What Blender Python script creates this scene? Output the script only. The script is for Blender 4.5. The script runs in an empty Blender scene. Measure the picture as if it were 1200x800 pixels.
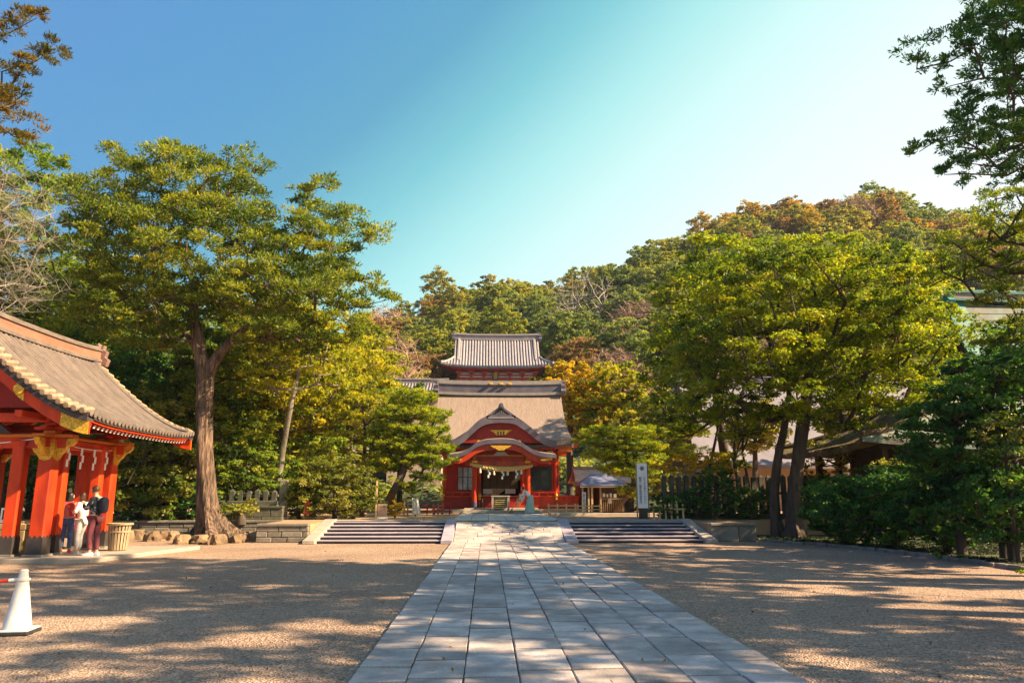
import bpy, bmesh, math, random
import numpy as np
from mathutils import Vector, Matrix, noise

# ------------------------------------------------------------------ camera, world, sun
S = bpy.context.scene
C = S.collection
FPX = 866.7; EYE = 1.6
PITCH = math.atan(180 / FPX); YAW = -math.radians(1.94)
cam_data = bpy.data.cameras.new('camera'); cam_data.lens = 26; cam_data.sensor_width = 36
cam_data.clip_start = 0.1; cam_data.clip_end = 3000
cam = bpy.data.objects.new('camera', cam_data); C.objects.link(cam)
cam.location = (0, 0, EYE); cam.rotation_euler = (math.pi / 2 + PITCH, 0, YAW)
S.camera = cam
S.view_settings.view_transform = 'Standard'; S.view_settings.look = 'None'
S.view_settings.exposure = 1.7; S.view_settings.gamma = 1.0

SUN_EL, SUN_AZ = math.radians(34.5), math.radians(-15)      # azimuth from +X, negative = towards the viewer's side
sun_dir = Vector((math.cos(SUN_EL) * math.cos(SUN_AZ), math.cos(SUN_EL) * math.sin(SUN_AZ), math.sin(SUN_EL)))
sd = bpy.data.lights.new('sun', 'SUN'); sd.energy = 5.0; sd.angle = math.radians(0.5); sd.color = (1.0, 0.78, 0.50)
sun = bpy.data.objects.new('sun', sd); C.objects.link(sun)
sun.rotation_euler = sun_dir.to_track_quat('Z', 'Y').to_euler()

W = bpy.data.worlds.new('World'); S.world = W; W.use_nodes = True
def world():
    nt = W.node_tree; N = nt.nodes; L = nt.links; N.clear()
    out = N.new('ShaderNodeOutputWorld'); bg = N.new('ShaderNodeBackground')
    sky = N.new('ShaderNodeTexSky'); sky.sky_type = 'NISHITA'; sky.sun_disc = False
    sky.sun_elevation = SUN_EL; sky.sun_rotation = math.pi / 2 - SUN_AZ
    sky.dust_density = 0.6; sky.ozone_density = 1.5
    geo = N.new('ShaderNodeTexCoord')
    dot = N.new('ShaderNodeVectorMath'); dot.operation = 'DOT_PRODUCT'
    L.new(geo.outputs['Generated'], dot.inputs[0]); dot.inputs[1].default_value = (0.62, 0.0, -0.78)
    mr = N.new('ShaderNodeMapRange'); mr.inputs['From Min'].default_value = -0.85; mr.inputs['From Max'].default_value = 0.55
    L.new(dot.outputs['Value'], mr.inputs['Value'])
    cr = N.new('ShaderNodeValToRGB'); e = cr.color_ramp.elements
    K = .81
    e[0].position = 0.0; e[0].color = (0.95*K, 2.1*K, 5.6*K, 1)
    e[1].position = 1.0; e[1].color = (8.4*K, 9.0*K, 8.8*K, 1)
    for p, c in ((.107, (.74, 2.55, 5.4)), (.207, (.70, 2.85, 5.2)), (.279, (.85, 3.3, 4.9)), (.34, (1.7, 5.2, 5.8)), (.40, (3.6, 7.3, 7.2)), (.46, (5.6, 8.4, 8.0)), (.54, (7.3, 8.9, 8.6)), (.66, (8.5, 9.2, 9.0))):
        k = cr.color_ramp.elements.new(p); k.color = (c[0]*K, c[1]*K, c[2]*K, 1)
    mr.inputs['To Max'].default_value = 1.0
    L.new(mr.outputs['Result'], cr.inputs['Fac'])
    mx = N.new('ShaderNodeMix'); mx.data_type = 'RGBA'; mx.inputs['Factor'].default_value = 0.85
    L.new(sky.outputs['Color'], mx.inputs['A']); L.new(cr.outputs['Color'], mx.inputs['B'])
    L.new(mx.outputs['Result'], bg.inputs['Color']); bg.inputs['Strength'].default_value = 0.050
    L.new(bg.outputs[0], out.inputs['Surface'])
world()

# ------------------------------------------------------------------ helpers
M3 = cam.rotation_euler.to_matrix()
def ray(px, py): return M3 @ Vector((px - 600, -(py - 400), -FPX))
def at(px, py, Y):
    d = ray(px, py); return Vector((0, 0, EYE)) + d * (Y / d.y)
def G(px, py, h=0.0):
    d = ray(px, py); return Vector((0, 0, EYE)) + d * ((h - EYE) / d.z)
PI = math.pi
R = random.Random(7)

def tag(o, label=None, cat=None, group=None, kind=None):
    if label: o['label'] = label
    if cat: o['category'] = cat
    if group: o['group'] = group
    if kind: o['kind'] = kind
    return o
def empty(name, loc, label=None, cat=None, group=None, rz=0.0):
    o = bpy.data.objects.new(name, None); C.objects.link(o); o.location = loc; o.rotation_euler = (0, 0, rz)
    o.empty_display_size = 0.2
    return tag(o, label, cat, group)
def link(name, me, mat=None, parent=None):
    o = bpy.data.objects.new(name, me); C.objects.link(o)
    if mat and not me.materials: me.materials.append(mat)
    if parent:
        o.parent = parent
    return o
def copy_tree(o, parent=None):
    c = o.copy(); C.objects.link(c)
    if parent: c.parent = parent
    for ch in list(o.children): copy_tree(ch, c)
    return c

class MB:
    """collects shapes in world (or thing-local) coordinates, builds ONE mesh object"""
    def __init__(s): s.v = []; s.f = []
    def add(s, vs, fs):
        n = len(s.v); s.v += [tuple(p) for p in vs]; s.f += [tuple(i + n for i in f) for f in fs]; return s
    def box(s, x0, x1, y0, y1, z0, z1):
        return s.add([(x0,y0,z0),(x1,y0,z0),(x1,y1,z0),(x0,y1,z0),(x0,y0,z1),(x1,y0,z1),(x1,y1,z1),(x0,y1,z1)],
                     [(0,3,2,1),(4,5,6,7),(0,1,5,4),(1,2,6,5),(2,3,7,6),(3,0,4,7)])
    def cbox(s, c, d, rz=0.0):
        m = Matrix.Rotation(rz, 3, 'Z'); c = Vector(c)
        vs = [c + m @ Vector((sx*d[0]/2, sy*d[1]/2, sz*d[2]/2)) for sz in (-1,1) for sx, sy in ((-1,-1),(1,-1),(1,1),(-1,1))]
        return s.add(vs, [(0,3,2,1),(4,5,6,7),(0,1,5,4),(1,2,6,5),(2,3,7,6),(3,0,4,7)])
    def beam(s, p, q, w, h, up=(0,0,1)):
        p = Vector(p); q = Vector(q); d = (q-p).normalized(); u = Vector(up); r = d.cross(u)
        if r.length < 1e-4: r = d.cross(Vector((1,0,0)))
        r.normalize(); u = r.cross(d)
        vs = [b + r*(a*w/2) + u*(c*h/2) for b in (p, q) for a, c in ((-1,-1),(1,-1),(1,1),(-1,1))]
        return s.add(vs, [(0,3,2,1),(4,5,6,7),(0,1,5,4),(1,2,6,5),(2,3,7,6),(3,0,4,7)])
    def tube(s, pts, rad, n=8, caps=True, flat=1.0):
        pts = [Vector(p) for p in pts]
        if not hasattr(rad, '__len__'): rad = [rad]*len(pts)
        k0 = len(s.v); prev = None
        for i, p in enumerate(pts):
            d = (pts[min(i+1, len(pts)-1)] - pts[max(i-1, 0)]).normalized()
            if prev is None:
                a = Vector((0,0,1)) if abs(d.z) < .9 else Vector((1,0,0)); u = d.cross(a).normalized()
            else:
                u = (prev - d*prev.dot(d)); u = u.normalized() if u.length > 1e-5 else d.cross(Vector((0,0,1))).normalized()
            prev = u; w = d.cross(u)
            for j in range(n):
                t = 2*PI*j/n; s.v.append(tuple(p + (u*math.cos(t) + w*math.sin(t)*flat)*rad[i]))
        for i in range(len(pts)-1):
            for j in range(n):
                a = k0+i*n+j; b = k0+i*n+(j+1)%n; s.f.append((a, b, b+n, a+n))
        if caps:
            s.f.append(tuple(k0+j for j in reversed(range(n)))); s.f.append(tuple(k0+(len(pts)-1)*n+j for j in range(n)))
        return s
    def lathe(s, prof, c, n=16):
        c = Vector(c); k0 = len(s.v)
        for r, z in prof:
            for j in range(n):
                t = 2*PI*j/n; s.v.append((c.x+r*math.cos(t), c.y+r*math.sin(t), c.z+z))
        for i in range(len(prof)-1):
            for j in range(n):
                a = k0+i*n+j; b = k0+i*n+(j+1)%n; s.f.append((a, b, b+n, a+n))
        s.f.append(tuple(k0+j for j in reversed(range(n)))); s.f.append(tuple(k0+(len(prof)-1)*n+j for j in range(n)))
        return s
    def prism(s, poly, a, b, axis='y'):
        """poly in the plane across axis, extruded from a to b"""
        n = len(poly); f = {'y': lambda p, t: (p[0], t, p[1]), 'x': lambda p, t: (t, p[0], p[1]), 'z': lambda p, t: (p[0], p[1], t)}[axis]
        vs = [f(p, a) for p in poly] + [f(p, b) for p in poly]
        return s.add(vs, [tuple(range(n)), tuple(range(2*n-1, n-1, -1))] + [(i, i+n, (i+1) % n+n, (i+1) % n) for i in range(n)])
    def sheet(s, grid, th=None):
        """grid[i][j] of points; th = thickness straight down"""
        nu, nv = len(grid), len(grid[0]); k = len(s.v)
        for row in grid: s.v += [tuple(p) for p in row]
        q = lambda i, j: k+i*nv+j
        for i in range(nu-1):
            for j in range(nv-1): s.f.append((q(i,j), q(i+1,j), q(i+1,j+1), q(i,j+1)))
        if th:
            k2 = len(s.v)
            for row in grid: s.v += [(p[0], p[1], p[2]-th) for p in row]
            q2 = lambda i, j: k2+i*nv+j
            for i in range(nu-1):
                for j in range(nv-1): s.f.append((q2(i,j), q2(i,j+1), q2(i+1,j+1), q2(i+1,j)))
            for i in range(nu-1):
                s.f.append((q(i,0), q2(i,0), q2(i+1,0), q(i+1,0))); s.f.append((q(i,nv-1), q(i+1,nv-1), q2(i+1,nv-1), q2(i,nv-1)))
            for j in range(nv-1):
                s.f.append((q(0,j), q(0,j+1), q2(0,j+1), q2(0,j))); s.f.append((q(nu-1,j), q2(nu-1,j), q2(nu-1,j+1), q(nu-1,j+1)))
        return s
    def mesh(s, name, bevel=0.0, smooth=False, seg=1):
        me = bpy.data.meshes.new(name); me.from_pydata(s.v, [], s.f)
        bm = bmesh.new(); bm.from_mesh(me)
        bmesh.ops.recalc_face_normals(bm, faces=bm.faces)
        if bevel > 0:
            es = [e for e in bm.edges if len(e.link_faces) == 2 and e.calc_face_angle(0) > .5]
            bmesh.ops.bevel(bm, geom=es, offset=bevel, segments=seg, affect='EDGES', clamp_overlap=True)
        bm.to_mesh(me); bm.free()
        if smooth:
            me.polygons.foreach_set('use_smooth', [True]*len(me.polygons))
            try: me.set_sharp_from_angle(angle=math.radians(42))
            except Exception: pass
        me.update(); return me
    def build(s, name, mat, parent=None, bevel=0.0, smooth=False, local=False, seg=1):
        """points are world coordinates unless local; children are moved into the parent's frame"""
        if parent and not local:
            off = parent_world(parent); mi = off.inverted(); s.v = [tuple(mi @ Vector(p)) for p in s.v]
        return link(name, s.mesh(name, bevel, smooth, seg), mat, parent)
def parent_world(o):
    m = Matrix.LocRotScale(o.location, o.rotation_euler, o.scale)
    return (parent_world(o.parent) @ m) if o.parent else m

# ------------------------------------------------------------------ materials
MATS = {}
def mat(name, base, rough=0.7, var=0.12, scale=4.0, bump=0.0, bscale=None, metal=0.0, stretch=(1,1,1), objvar=0.0, spec=0.3,
        dirt=None, dirt_amt=0.4, dirt_scale=1.2, coord='Object', emit=None, fine=0.0, fine_scale=120):
    if name in MATS: return MATS[name]
    m = bpy.data.materials.new(name); m.use_nodes = True; nt = m.node_tree; N = nt.nodes; L = nt.links
    b = N['Principled BSDF']; b.inputs['Roughness'].default_value = rough; b.inputs['Metallic'].default_value = metal
    b.inputs['Specular IOR Level'].default_value = spec
    tc = N.new('ShaderNodeTexCoord'); mp = N.new('ShaderNodeMapping'); mp.inputs['Scale'].default_value = stretch
    if objvar > 0 and coord == 'Object':
        oi = N.new('ShaderNodeObjectInfo'); vm = N.new('ShaderNodeVectorMath'); vm.operation = 'MULTIPLY_ADD'
        sc = N.new('ShaderNodeVectorMath'); sc.operation = 'SCALE'; sc.inputs[0].default_value = (37, 19, 53); L.new(oi.outputs['Random'], sc.inputs['Scale'])
        vm.operation = 'ADD'; L.new(tc.outputs['Object'], vm.inputs[0]); L.new(sc.outputs[0], vm.inputs[1]); L.new(vm.outputs[0], mp.inputs['Vector'])
    else: L.new(tc.outputs[coord], mp.inputs['Vector'])
    nz = N.new('ShaderNodeTexNoise'); nz.inputs['Scale'].default_value = scale; nz.inputs['Detail'].default_value = 6; nz.inputs['Roughness'].default_value = .62
    L.new(mp.outputs[0], nz.inputs['Vector'])
    mr = N.new('ShaderNodeMapRange'); mr.inputs['From Min'].default_value = .28; mr.inputs['From Max'].default_value = .72
    mr.inputs['To Min'].default_value = 1-var*1.6; mr.inputs['To Max'].default_value = 1+var*1.3
    L.new(nz.outputs['Fac'], mr.inputs['Value']); val = mr.outputs[0]
    if objvar > 0:
        oi2 = N.new('ShaderNodeObjectInfo'); m2 = N.new('ShaderNodeMapRange'); m2.inputs['To Min'].default_value = 1-objvar; m2.inputs['To Max'].default_value = 1+objvar*.8
        L.new(oi2.outputs['Random'], m2.inputs['Value']); mu = N.new('ShaderNodeMath'); mu.operation = 'MULTIPLY'
        L.new(val, mu.inputs[0]); L.new(m2.outputs[0], mu.inputs[1]); val = mu.outputs[0]
    if fine > 0:
        fz = N.new('ShaderNodeTexNoise'); fz.inputs['Scale'].default_value = fine_scale; fz.inputs['Detail'].default_value = 3; L.new(mp.outputs[0], fz.inputs['Vector'])
        fm = N.new('ShaderNodeMapRange'); fm.inputs['From Min'].default_value = .3; fm.inputs['From Max'].default_value = .7
        fm.inputs['To Min'].default_value = 1-fine; fm.inputs['To Max'].default_value = 1+fine; L.new(fz.outputs['Fac'], fm.inputs['Value'])
        mu = N.new('ShaderNodeMath'); mu.operation = 'MULTIPLY'; L.new(val, mu.inputs[0]); L.new(fm.outputs[0], mu.inputs[1]); val = mu.outputs[0]
    vm = N.new('ShaderNodeVectorMath'); vm.operation = 'SCALE'; vm.inputs[0].default_value = base; L.new(val, vm.inputs['Scale'])
    col = vm.outputs[0]
    if dirt:
        dz = N.new('ShaderNodeTexNoise'); dz.inputs['Scale'].default_value = dirt_scale; dz.inputs['Detail'].default_value = 7; L.new(mp.outputs[0], dz.inputs['Vector'])
        dr = N.new('ShaderNodeMapRange'); dr.inputs['From Min'].default_value = .45; dr.inputs['From Max'].default_value = .68; dr.inputs['To Max'].default_value = dirt_amt
        L.new(dz.outputs['Fac'], dr.inputs['Value'])
        mx = N.new('ShaderNodeMix'); mx.data_type = 'RGBA'; L.new(dr.outputs[0], mx.inputs['Factor']); L.new(col, mx.inputs['A']); mx.inputs['B'].default_value = (*dirt, 1)
        col = mx.outputs['Result']
    L.new(col, b.inputs['Base Color'])
    if bump > 0:
        bz = N.new('ShaderNodeTexNoise'); bz.inputs['Scale'].default_value = bscale or scale*4; bz.inputs['Detail'].default_value = 8; L.new(mp.outputs[0], bz.inputs['Vector'])
        bp = N.new('ShaderNodeBump'); bp.inputs['Strength'].default_value = 1.0; bp.inputs['Distance'].default_value = bump; L.new(bz.outputs['Fac'], bp.inputs['Height'])
        L.new(bp.outputs[0], b.inputs['Normal'])
    if emit: b.inputs['Emission Color'].default_value = (*emit, 1); b.inputs['Emission Strength'].default_value = 1
    MATS[name] = m; return m

def foliage_mat(name, cols, trans=0.5, rough=0.5, tcol=None):
    """cols: ramp of leaf colours, picked per leaf through the 'tint' attribute"""
    if name in MATS: return MATS[name]
    m = bpy.data.materials.new(name); m.use_nodes = True; nt = m.node_tree; N = nt.nodes; L = nt.links; N.clear()
    out = N.new('ShaderNodeOutputMaterial'); at_ = N.new('ShaderNodeAttribute'); at_.attribute_name = 'tint'
    cr = N.new('ShaderNodeValToRGB'); els = cr.color_ramp.elements
    while len(els) < len(cols): els.new(.5)
    for i, c in enumerate(cols): els[i].position = i/(len(cols)-1); els[i].color = (*c, 1)
    L.new(at_.outputs['Fac'], cr.inputs['Fac'])
    b = N.new('ShaderNodeBsdfPrincipled'); b.inputs['Roughness'].default_value = rough; b.inputs['Specular IOR Level'].default_value = .25
    t = N.new('ShaderNodeBsdfTranslucent'); g = N.new('ShaderNodeVectorMath'); g.operation = 'MULTIPLY'; g.inputs[1].default_value = tcol or (1.5, 1.45, .55)
    L.new(cr.outputs[0], b.inputs['Base Color']); L.new(cr.outputs[0], g.inputs[0]); L.new(g.outputs[0], t.inputs['Color'])
    mx = N.new('ShaderNodeMixShader'); mx.inputs[0].default_value = trans; L.new(b.outputs[0], mx.inputs[1]); L.new(t.outputs[0], mx.inputs[2])
    L.new(mx.outputs[0], out.inputs['Surface'])
    MATS[name] = m; return m

VERM = mat('vermilion_lacquer', (0.60, 0.050, 0.007), .42, .14, 3, bump=.002, bscale=30, dirt=(0.30, 0.020, 0.008), dirt_amt=.75, dirt_scale=2.5, stretch=(1,1,.35))
VERM_M = mat('mid_red_lacquer', (0.40, 0.020, 0.010), .5, .14, 3, bump=.002, bscale=20)  # hall wall panels: vermilion deepened to hold the porch shade
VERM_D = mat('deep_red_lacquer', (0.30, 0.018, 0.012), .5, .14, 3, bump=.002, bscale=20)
ORNG = mat('orange_lacquer', (0.62, 0.17, 0.015), .5, .1, 5)
GOLD = mat('gilt_metal', (0.74, 0.40, 0.04), .4, .4, 22, metal=.3, bump=.004, bscale=60)
BLACKM = mat('blackened_metal', (0.035, 0.03, 0.035), .5, .2, 6, bump=.002, dirt=(.12,.09,.06), dirt_amt=.5)
TILE = mat('grey_roof_tile', (0.17, 0.13, 0.11), .55, .2, 3, objvar=.12, bump=.004, bscale=25, dirt=(.24,.18,.14), dirt_amt=.5, dirt_scale=2, fine=.15, fine_scale=25)
TILE_P = mat('pale_tile', (0.36, 0.235, 0.15), .6, .2, 5, objvar=.15, bump=.004, dirt=(.2,.16,.12), dirt_amt=.4)
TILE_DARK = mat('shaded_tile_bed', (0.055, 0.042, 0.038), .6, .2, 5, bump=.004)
RIDGE = mat('ridge_tile', (0.27, 0.125, 0.08), .6, .16, 4, bump=.004, stretch=(1,.4,2), dirt=(.3,.2,.15), dirt_amt=.35)
BARK_ROOF = mat('cypress_bark_roof', (0.26, 0.185, 0.145), .85, .12, 2.2, bump=.02, bscale=6, stretch=(3,.5,.5), dirt=(.24,.18,.14), dirt_amt=.55, dirt_scale=.7, fine=.14, fine_scale=9)
LEAD = mat('grey_ridge_copper', (0.105, 0.088, 0.12), .5, .12, 2, bump=.003, dirt=(.22,.18,.19), dirt_amt=.4)
LEAD_L = mat('light_roof_edge', (0.27, 0.23, 0.22), .55, .12, 3, bump=.003)
COPPER = mat('green_copper', (0.06, 0.20, 0.16), .55, .2, 2.5, bump=.004, dirt=(.05,.12,.10), dirt_amt=.5)
COPPER_L = mat('weathered_copper_roof', (0.14, 0.135, 0.11), .7, .2, 1.5, bump=.004, dirt=(.2,.3,.25), dirt_amt=.6)
WOOD_D = mat('dark_timber', (0.07, 0.045, 0.03), .7, .25, 4, bump=.004, stretch=(1,1,.3))
WOOD = mat('weathered_wood', (0.36, 0.25, 0.15), .75, .22, 5, bump=.003, stretch=(1,1,.25), objvar=.12)
WOOD_L = mat('pale_new_wood', (0.62, 0.42, 0.22), .65, .15, 5, bump=.002, objvar=.1)
WHITE = mat('white_plaster', (0.78, 0.74, 0.70), .8, .06, 4)
PAPER = mat('white_paper', (0.85, 0.84, 0.80), .8, .04, 10)
ROPE = mat('straw_rope', (0.72, 0.48, 0.16), .85, .25, 30, bump=.01)
STONE = mat('grey_granite', (0.22, 0.185, 0.15), .85, .2, 3, bump=.012, bscale=14, objvar=.18, dirt=(.13,.12,.08), dirt_amt=.6, fine=.15, fine_scale=60)
STONE_L = mat('pale_dressed_stone', (0.38, 0.31, 0.25), .8, .12, 3, bump=.004, bscale=20, objvar=.08, fine=.1)
PAVE = mat('paving_granite', (0.47, 0.385, 0.345), .8, .22, 2.2, bump=.010, bscale=14, objvar=.26, dirt=(.22,.17,.155), dirt_amt=.6, dirt_scale=2.4, fine=.16, fine_scale=55)
RISER = mat('shade_dark_riser', (0.03, 0.026, 0.03), .85, .3, 4, bump=.006, dirt=(.12,.1,.08), dirt_amt=.5)  # riser shade painted in: base far darker than the treads
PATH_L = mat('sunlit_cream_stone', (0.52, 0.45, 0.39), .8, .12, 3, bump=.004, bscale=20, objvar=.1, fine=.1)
MOSSY_SHADE = mat('shade_dark_mossy_granite', (0.10, 0.092, 0.07), .9, .3, 4, bump=.012, bscale=14, objvar=.2, dirt=(.05,.07,.03), dirt_amt=.6)  # granite base darkened as painted shade, moss-green patches on top
STEP = mat('step_stone', (0.34, 0.285, 0.325), .75, .14, 3, bump=.003, bscale=20, objvar=.1, fine=.1)
SOIL = mat('dark_soil', (0.075, 0.06, 0.04), .95, .3, 3, bump=.03, bscale=12, dirt=(.06,.09,.02), dirt_amt=.7)
JOINT = mat('joint_soil', (0.10, 0.085, 0.07), .95, .3, 5, bump=.01)
HILLG = mat('hill_undergrowth', (0.045, 0.05, 0.02), .95, .4, .2, bump=.3, bscale=2)
SAND = mat('packed_sand', (0.38, 0.235, 0.13), .9, .12, 1.5, bump=.004, bscale=60, fine=.12, fine_scale=90, coord='Object')
BARK = mat('reddish_bark', (0.17, 0.105, 0.07), .92, .7, 9, bump=.14, bscale=9, stretch=(1,1,.14), dirt=(.04,.03,.024), dirt_amt=.9, dirt_scale=8, fine=.25, fine_scale=22)
BARK_G = mat('grey_bark', (0.26, 0.215, 0.165), .9, .3, 6, bump=.02, bscale=12, stretch=(1,1,.2), dirt=(.10,.085,.06), dirt_amt=.6)
BARK_D = mat('dark_bark', (0.085, 0.06, 0.045), .9, .3, 6, bump=.02, bscale=12, stretch=(1,1,.2))
TWIG = mat('bare_twig', (0.30, 0.25, 0.20), .85, .25, 3)
TWIG_R = mat('russet_twig', (0.36, 0.22, 0.15), .85, .25, 3)

F_BIG = foliage_mat('leaf_olive_green', [(0.030,0.06,0.01),(0.105,0.155,0.018),(0.24,0.265,0.025),(0.42,0.36,0.03)]) if True else foliage_mat('x', [(0.025,0.048,0.01),(0.081,0.115,0.016),(0.172,0.19,0.021),(0.287,0.241,0.025)])
F_BRIGHT = foliage_mat('leaf_bright_green', [(0.049,0.1,0.017),(0.14,0.223,0.024),(0.282,0.331,0.034),(0.431,0.397,0.049)])
F_YG = foliage_mat('leaf_yellow_green', [(0.076,0.108,0.011),(0.216,0.238,0.013),(0.4,0.356,0.015),(0.562,0.421,0.022)])
F_RIGHT = foliage_mat('leaf_broad_green', [(0.035,0.071,0.011),(0.136,0.195,0.014),(0.307,0.336,0.017),(0.507,0.437,0.019)])
F_GOLD = foliage_mat('leaf_autumn_gold', [(0.18,0.16,0.010),(0.42,0.31,0.010),(0.58,0.40,0.012),(0.6,0.31,0.012)])
F_PINE = foliage_mat('needle_pine', [(0.05,0.099,0.017),(0.18,0.246,0.02),(0.378,0.386,0.026),(0.559,0.477,0.033)])
F_DARK = foliage_mat('leaf_deep_green', [(0.023,0.075,0.028),(0.051,0.141,0.037),(0.105,0.223,0.043),(0.234,0.304,0.047)])
F_SHRUB = foliage_mat('leaf_glossy_shrub', [(0.053,0.079,0.016),(0.146,0.178,0.026),(0.291,0.277,0.046),(0.503,0.423,0.159)], rough=.35)
F_CEDAR = foliage_mat('leaf_cedar_rusty', [(0.035,.05,.012), (0.09,.085,.015), (0.17,.115,.02), (0.25,.14,.03)])
F_HILL = [foliage_mat('forest_a', [(0.065,0.116,0.026),(0.184,0.221,0.032),(0.365,0.339,0.047),(0.521,0.419,0.051)]),
          foliage_mat('forest_b', [(0.075,0.099,0.036),(0.198,0.211,0.05),(0.396,0.323,0.062),(0.545,0.396,0.075)]),
          foliage_mat('forest_c', [(0.097,0.097,0.016),(0.276,0.207,0.02),(0.469,0.29,0.021),(0.58,0.304,0.028)]),
          foliage_mat('forest_d', [(0.061,0.108,0.048),(0.138,0.185,0.061),(0.26,0.29,0.077),(0.428,0.398,0.092)]),
          foliage_mat('forest_e', [(0.091,0.065,0.039),(0.208,0.13,0.065),(0.325,0.189,0.078),(0.416,0.234,0.078)])]

# ------------------------------------------------------------------ foliage
NR = np.random.default_rng(11)
def unit(a): return a/np.maximum(np.linalg.norm(a, axis=1, keepdims=True), 1e-6)
def leaves_mesh(name, cl, rad, per, L=.12, Wd=.07, style='broad', sub=7, flat=.55, subr=.38, tintv=.25):
    """cl (n,3) clump centres, rad (n,) clump radii; leaves gather on sub-tufts of every clump"""
    n = len(cl)
    sd_ = unit(NR.normal(size=(n*sub, 3))); sd_[:, 2] = np.where(NR.random(n*sub) < .72, np.abs(sd_[:, 2]), sd_[:, 2]); 
    rr = np.repeat(rad, sub)[:, None]
    sc_ = np.repeat(cl, sub, 0) + sd_*rr*np.array([1, 1, flat])*(.45+.5*NR.random((n*sub, 1)))
    stint = np.repeat(NR.normal(size=n)*.11, sub) + NR.normal(size=n*sub)*.10
    k = max(1, per//sub); m = n*sub*k
    d = unit(NR.normal(size=(m, 3))); d[:, 2] = np.where(NR.random(m) < .6, np.abs(d[:, 2]), d[:, 2])
    sr = np.repeat(rr*subr, k, 0)
    pos = np.repeat(sc_, k, 0) + d*sr*np.array([1, 1, .6])*(NR.random((m, 1))**.5)
    out = unit(np.repeat(sd_, k, 0)*.7 + d)
    if style == 'spray':
        t = unit(out + NR.normal(size=(m, 3))*.45 + np.array([0, 0, .15])); nrm = unit(np.cross(t, NR.normal(size=(m, 3))))
        b = np.cross(nrm, t)
    else:
        nrm = unit(out*.55 + np.array([0, 0, .55]) + NR.normal(size=(m, 3))*.55)
        t = unit(np.cross(nrm, NR.normal(size=(m, 3)))); b = np.cross(nrm, t)
    s = (.65+.7*NR.random((m, 1)))
    v = np.empty((m, 4, 3), np.float32)
    v[:, 0] = pos - t*L*.5*s; v[:, 1] = pos + b*Wd*.5*s + t*L*.08*s; v[:, 2] = pos + t*L*.5*s; v[:, 3] = pos - b*Wd*.5*s + t*L*.08*s
    me = bpy.data.meshes.new(name)
    me.vertices.add(m*4); me.vertices.foreach_set('co', v.reshape(-1))
    me.loops.add(m*4); me.loops.foreach_set('vertex_index', np.arange(m*4, dtype=np.int32))
    me.polygons.add(m); me.polygons.foreach_set('loop_start', np.arange(0, m*4, 4, dtype=np.int32))
    a = me.attributes.new('tint', 'FLOAT', 'FACE')
    tint = np.clip(.45 + np.repeat(stint, k)*1.2 + NR.normal(size=m)*tintv*.6, 0, 1)
    a.data.foreach_set('value', tint.astype(np.float32))
    me.update(); return me

def sample_blobs(blobs, spacing, shell=.55, base=None):
    """blobs: (centre, (rx,ry,rz)); spaced clump centres near their surfaces"""
    out = []
    vol = [b[1][0]*b[1][1]*b[1][2] for b in blobs]
    for (c, r), v in zip(blobs, vol):
        k = int(60*v/spacing**3)+12; tries = min(k*3, 900)
        d = unit(NR.normal(size=(tries, 3))); q = np.array(c) + d*np.array(r)*(shell+(1-shell)*NR.random((tries, 1)))
        for p in q:
            inside = False
            if not any(np.sum((p-o)**2) < spacing**2 for o in out): out.append(p)
    return np.array(out)

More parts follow.
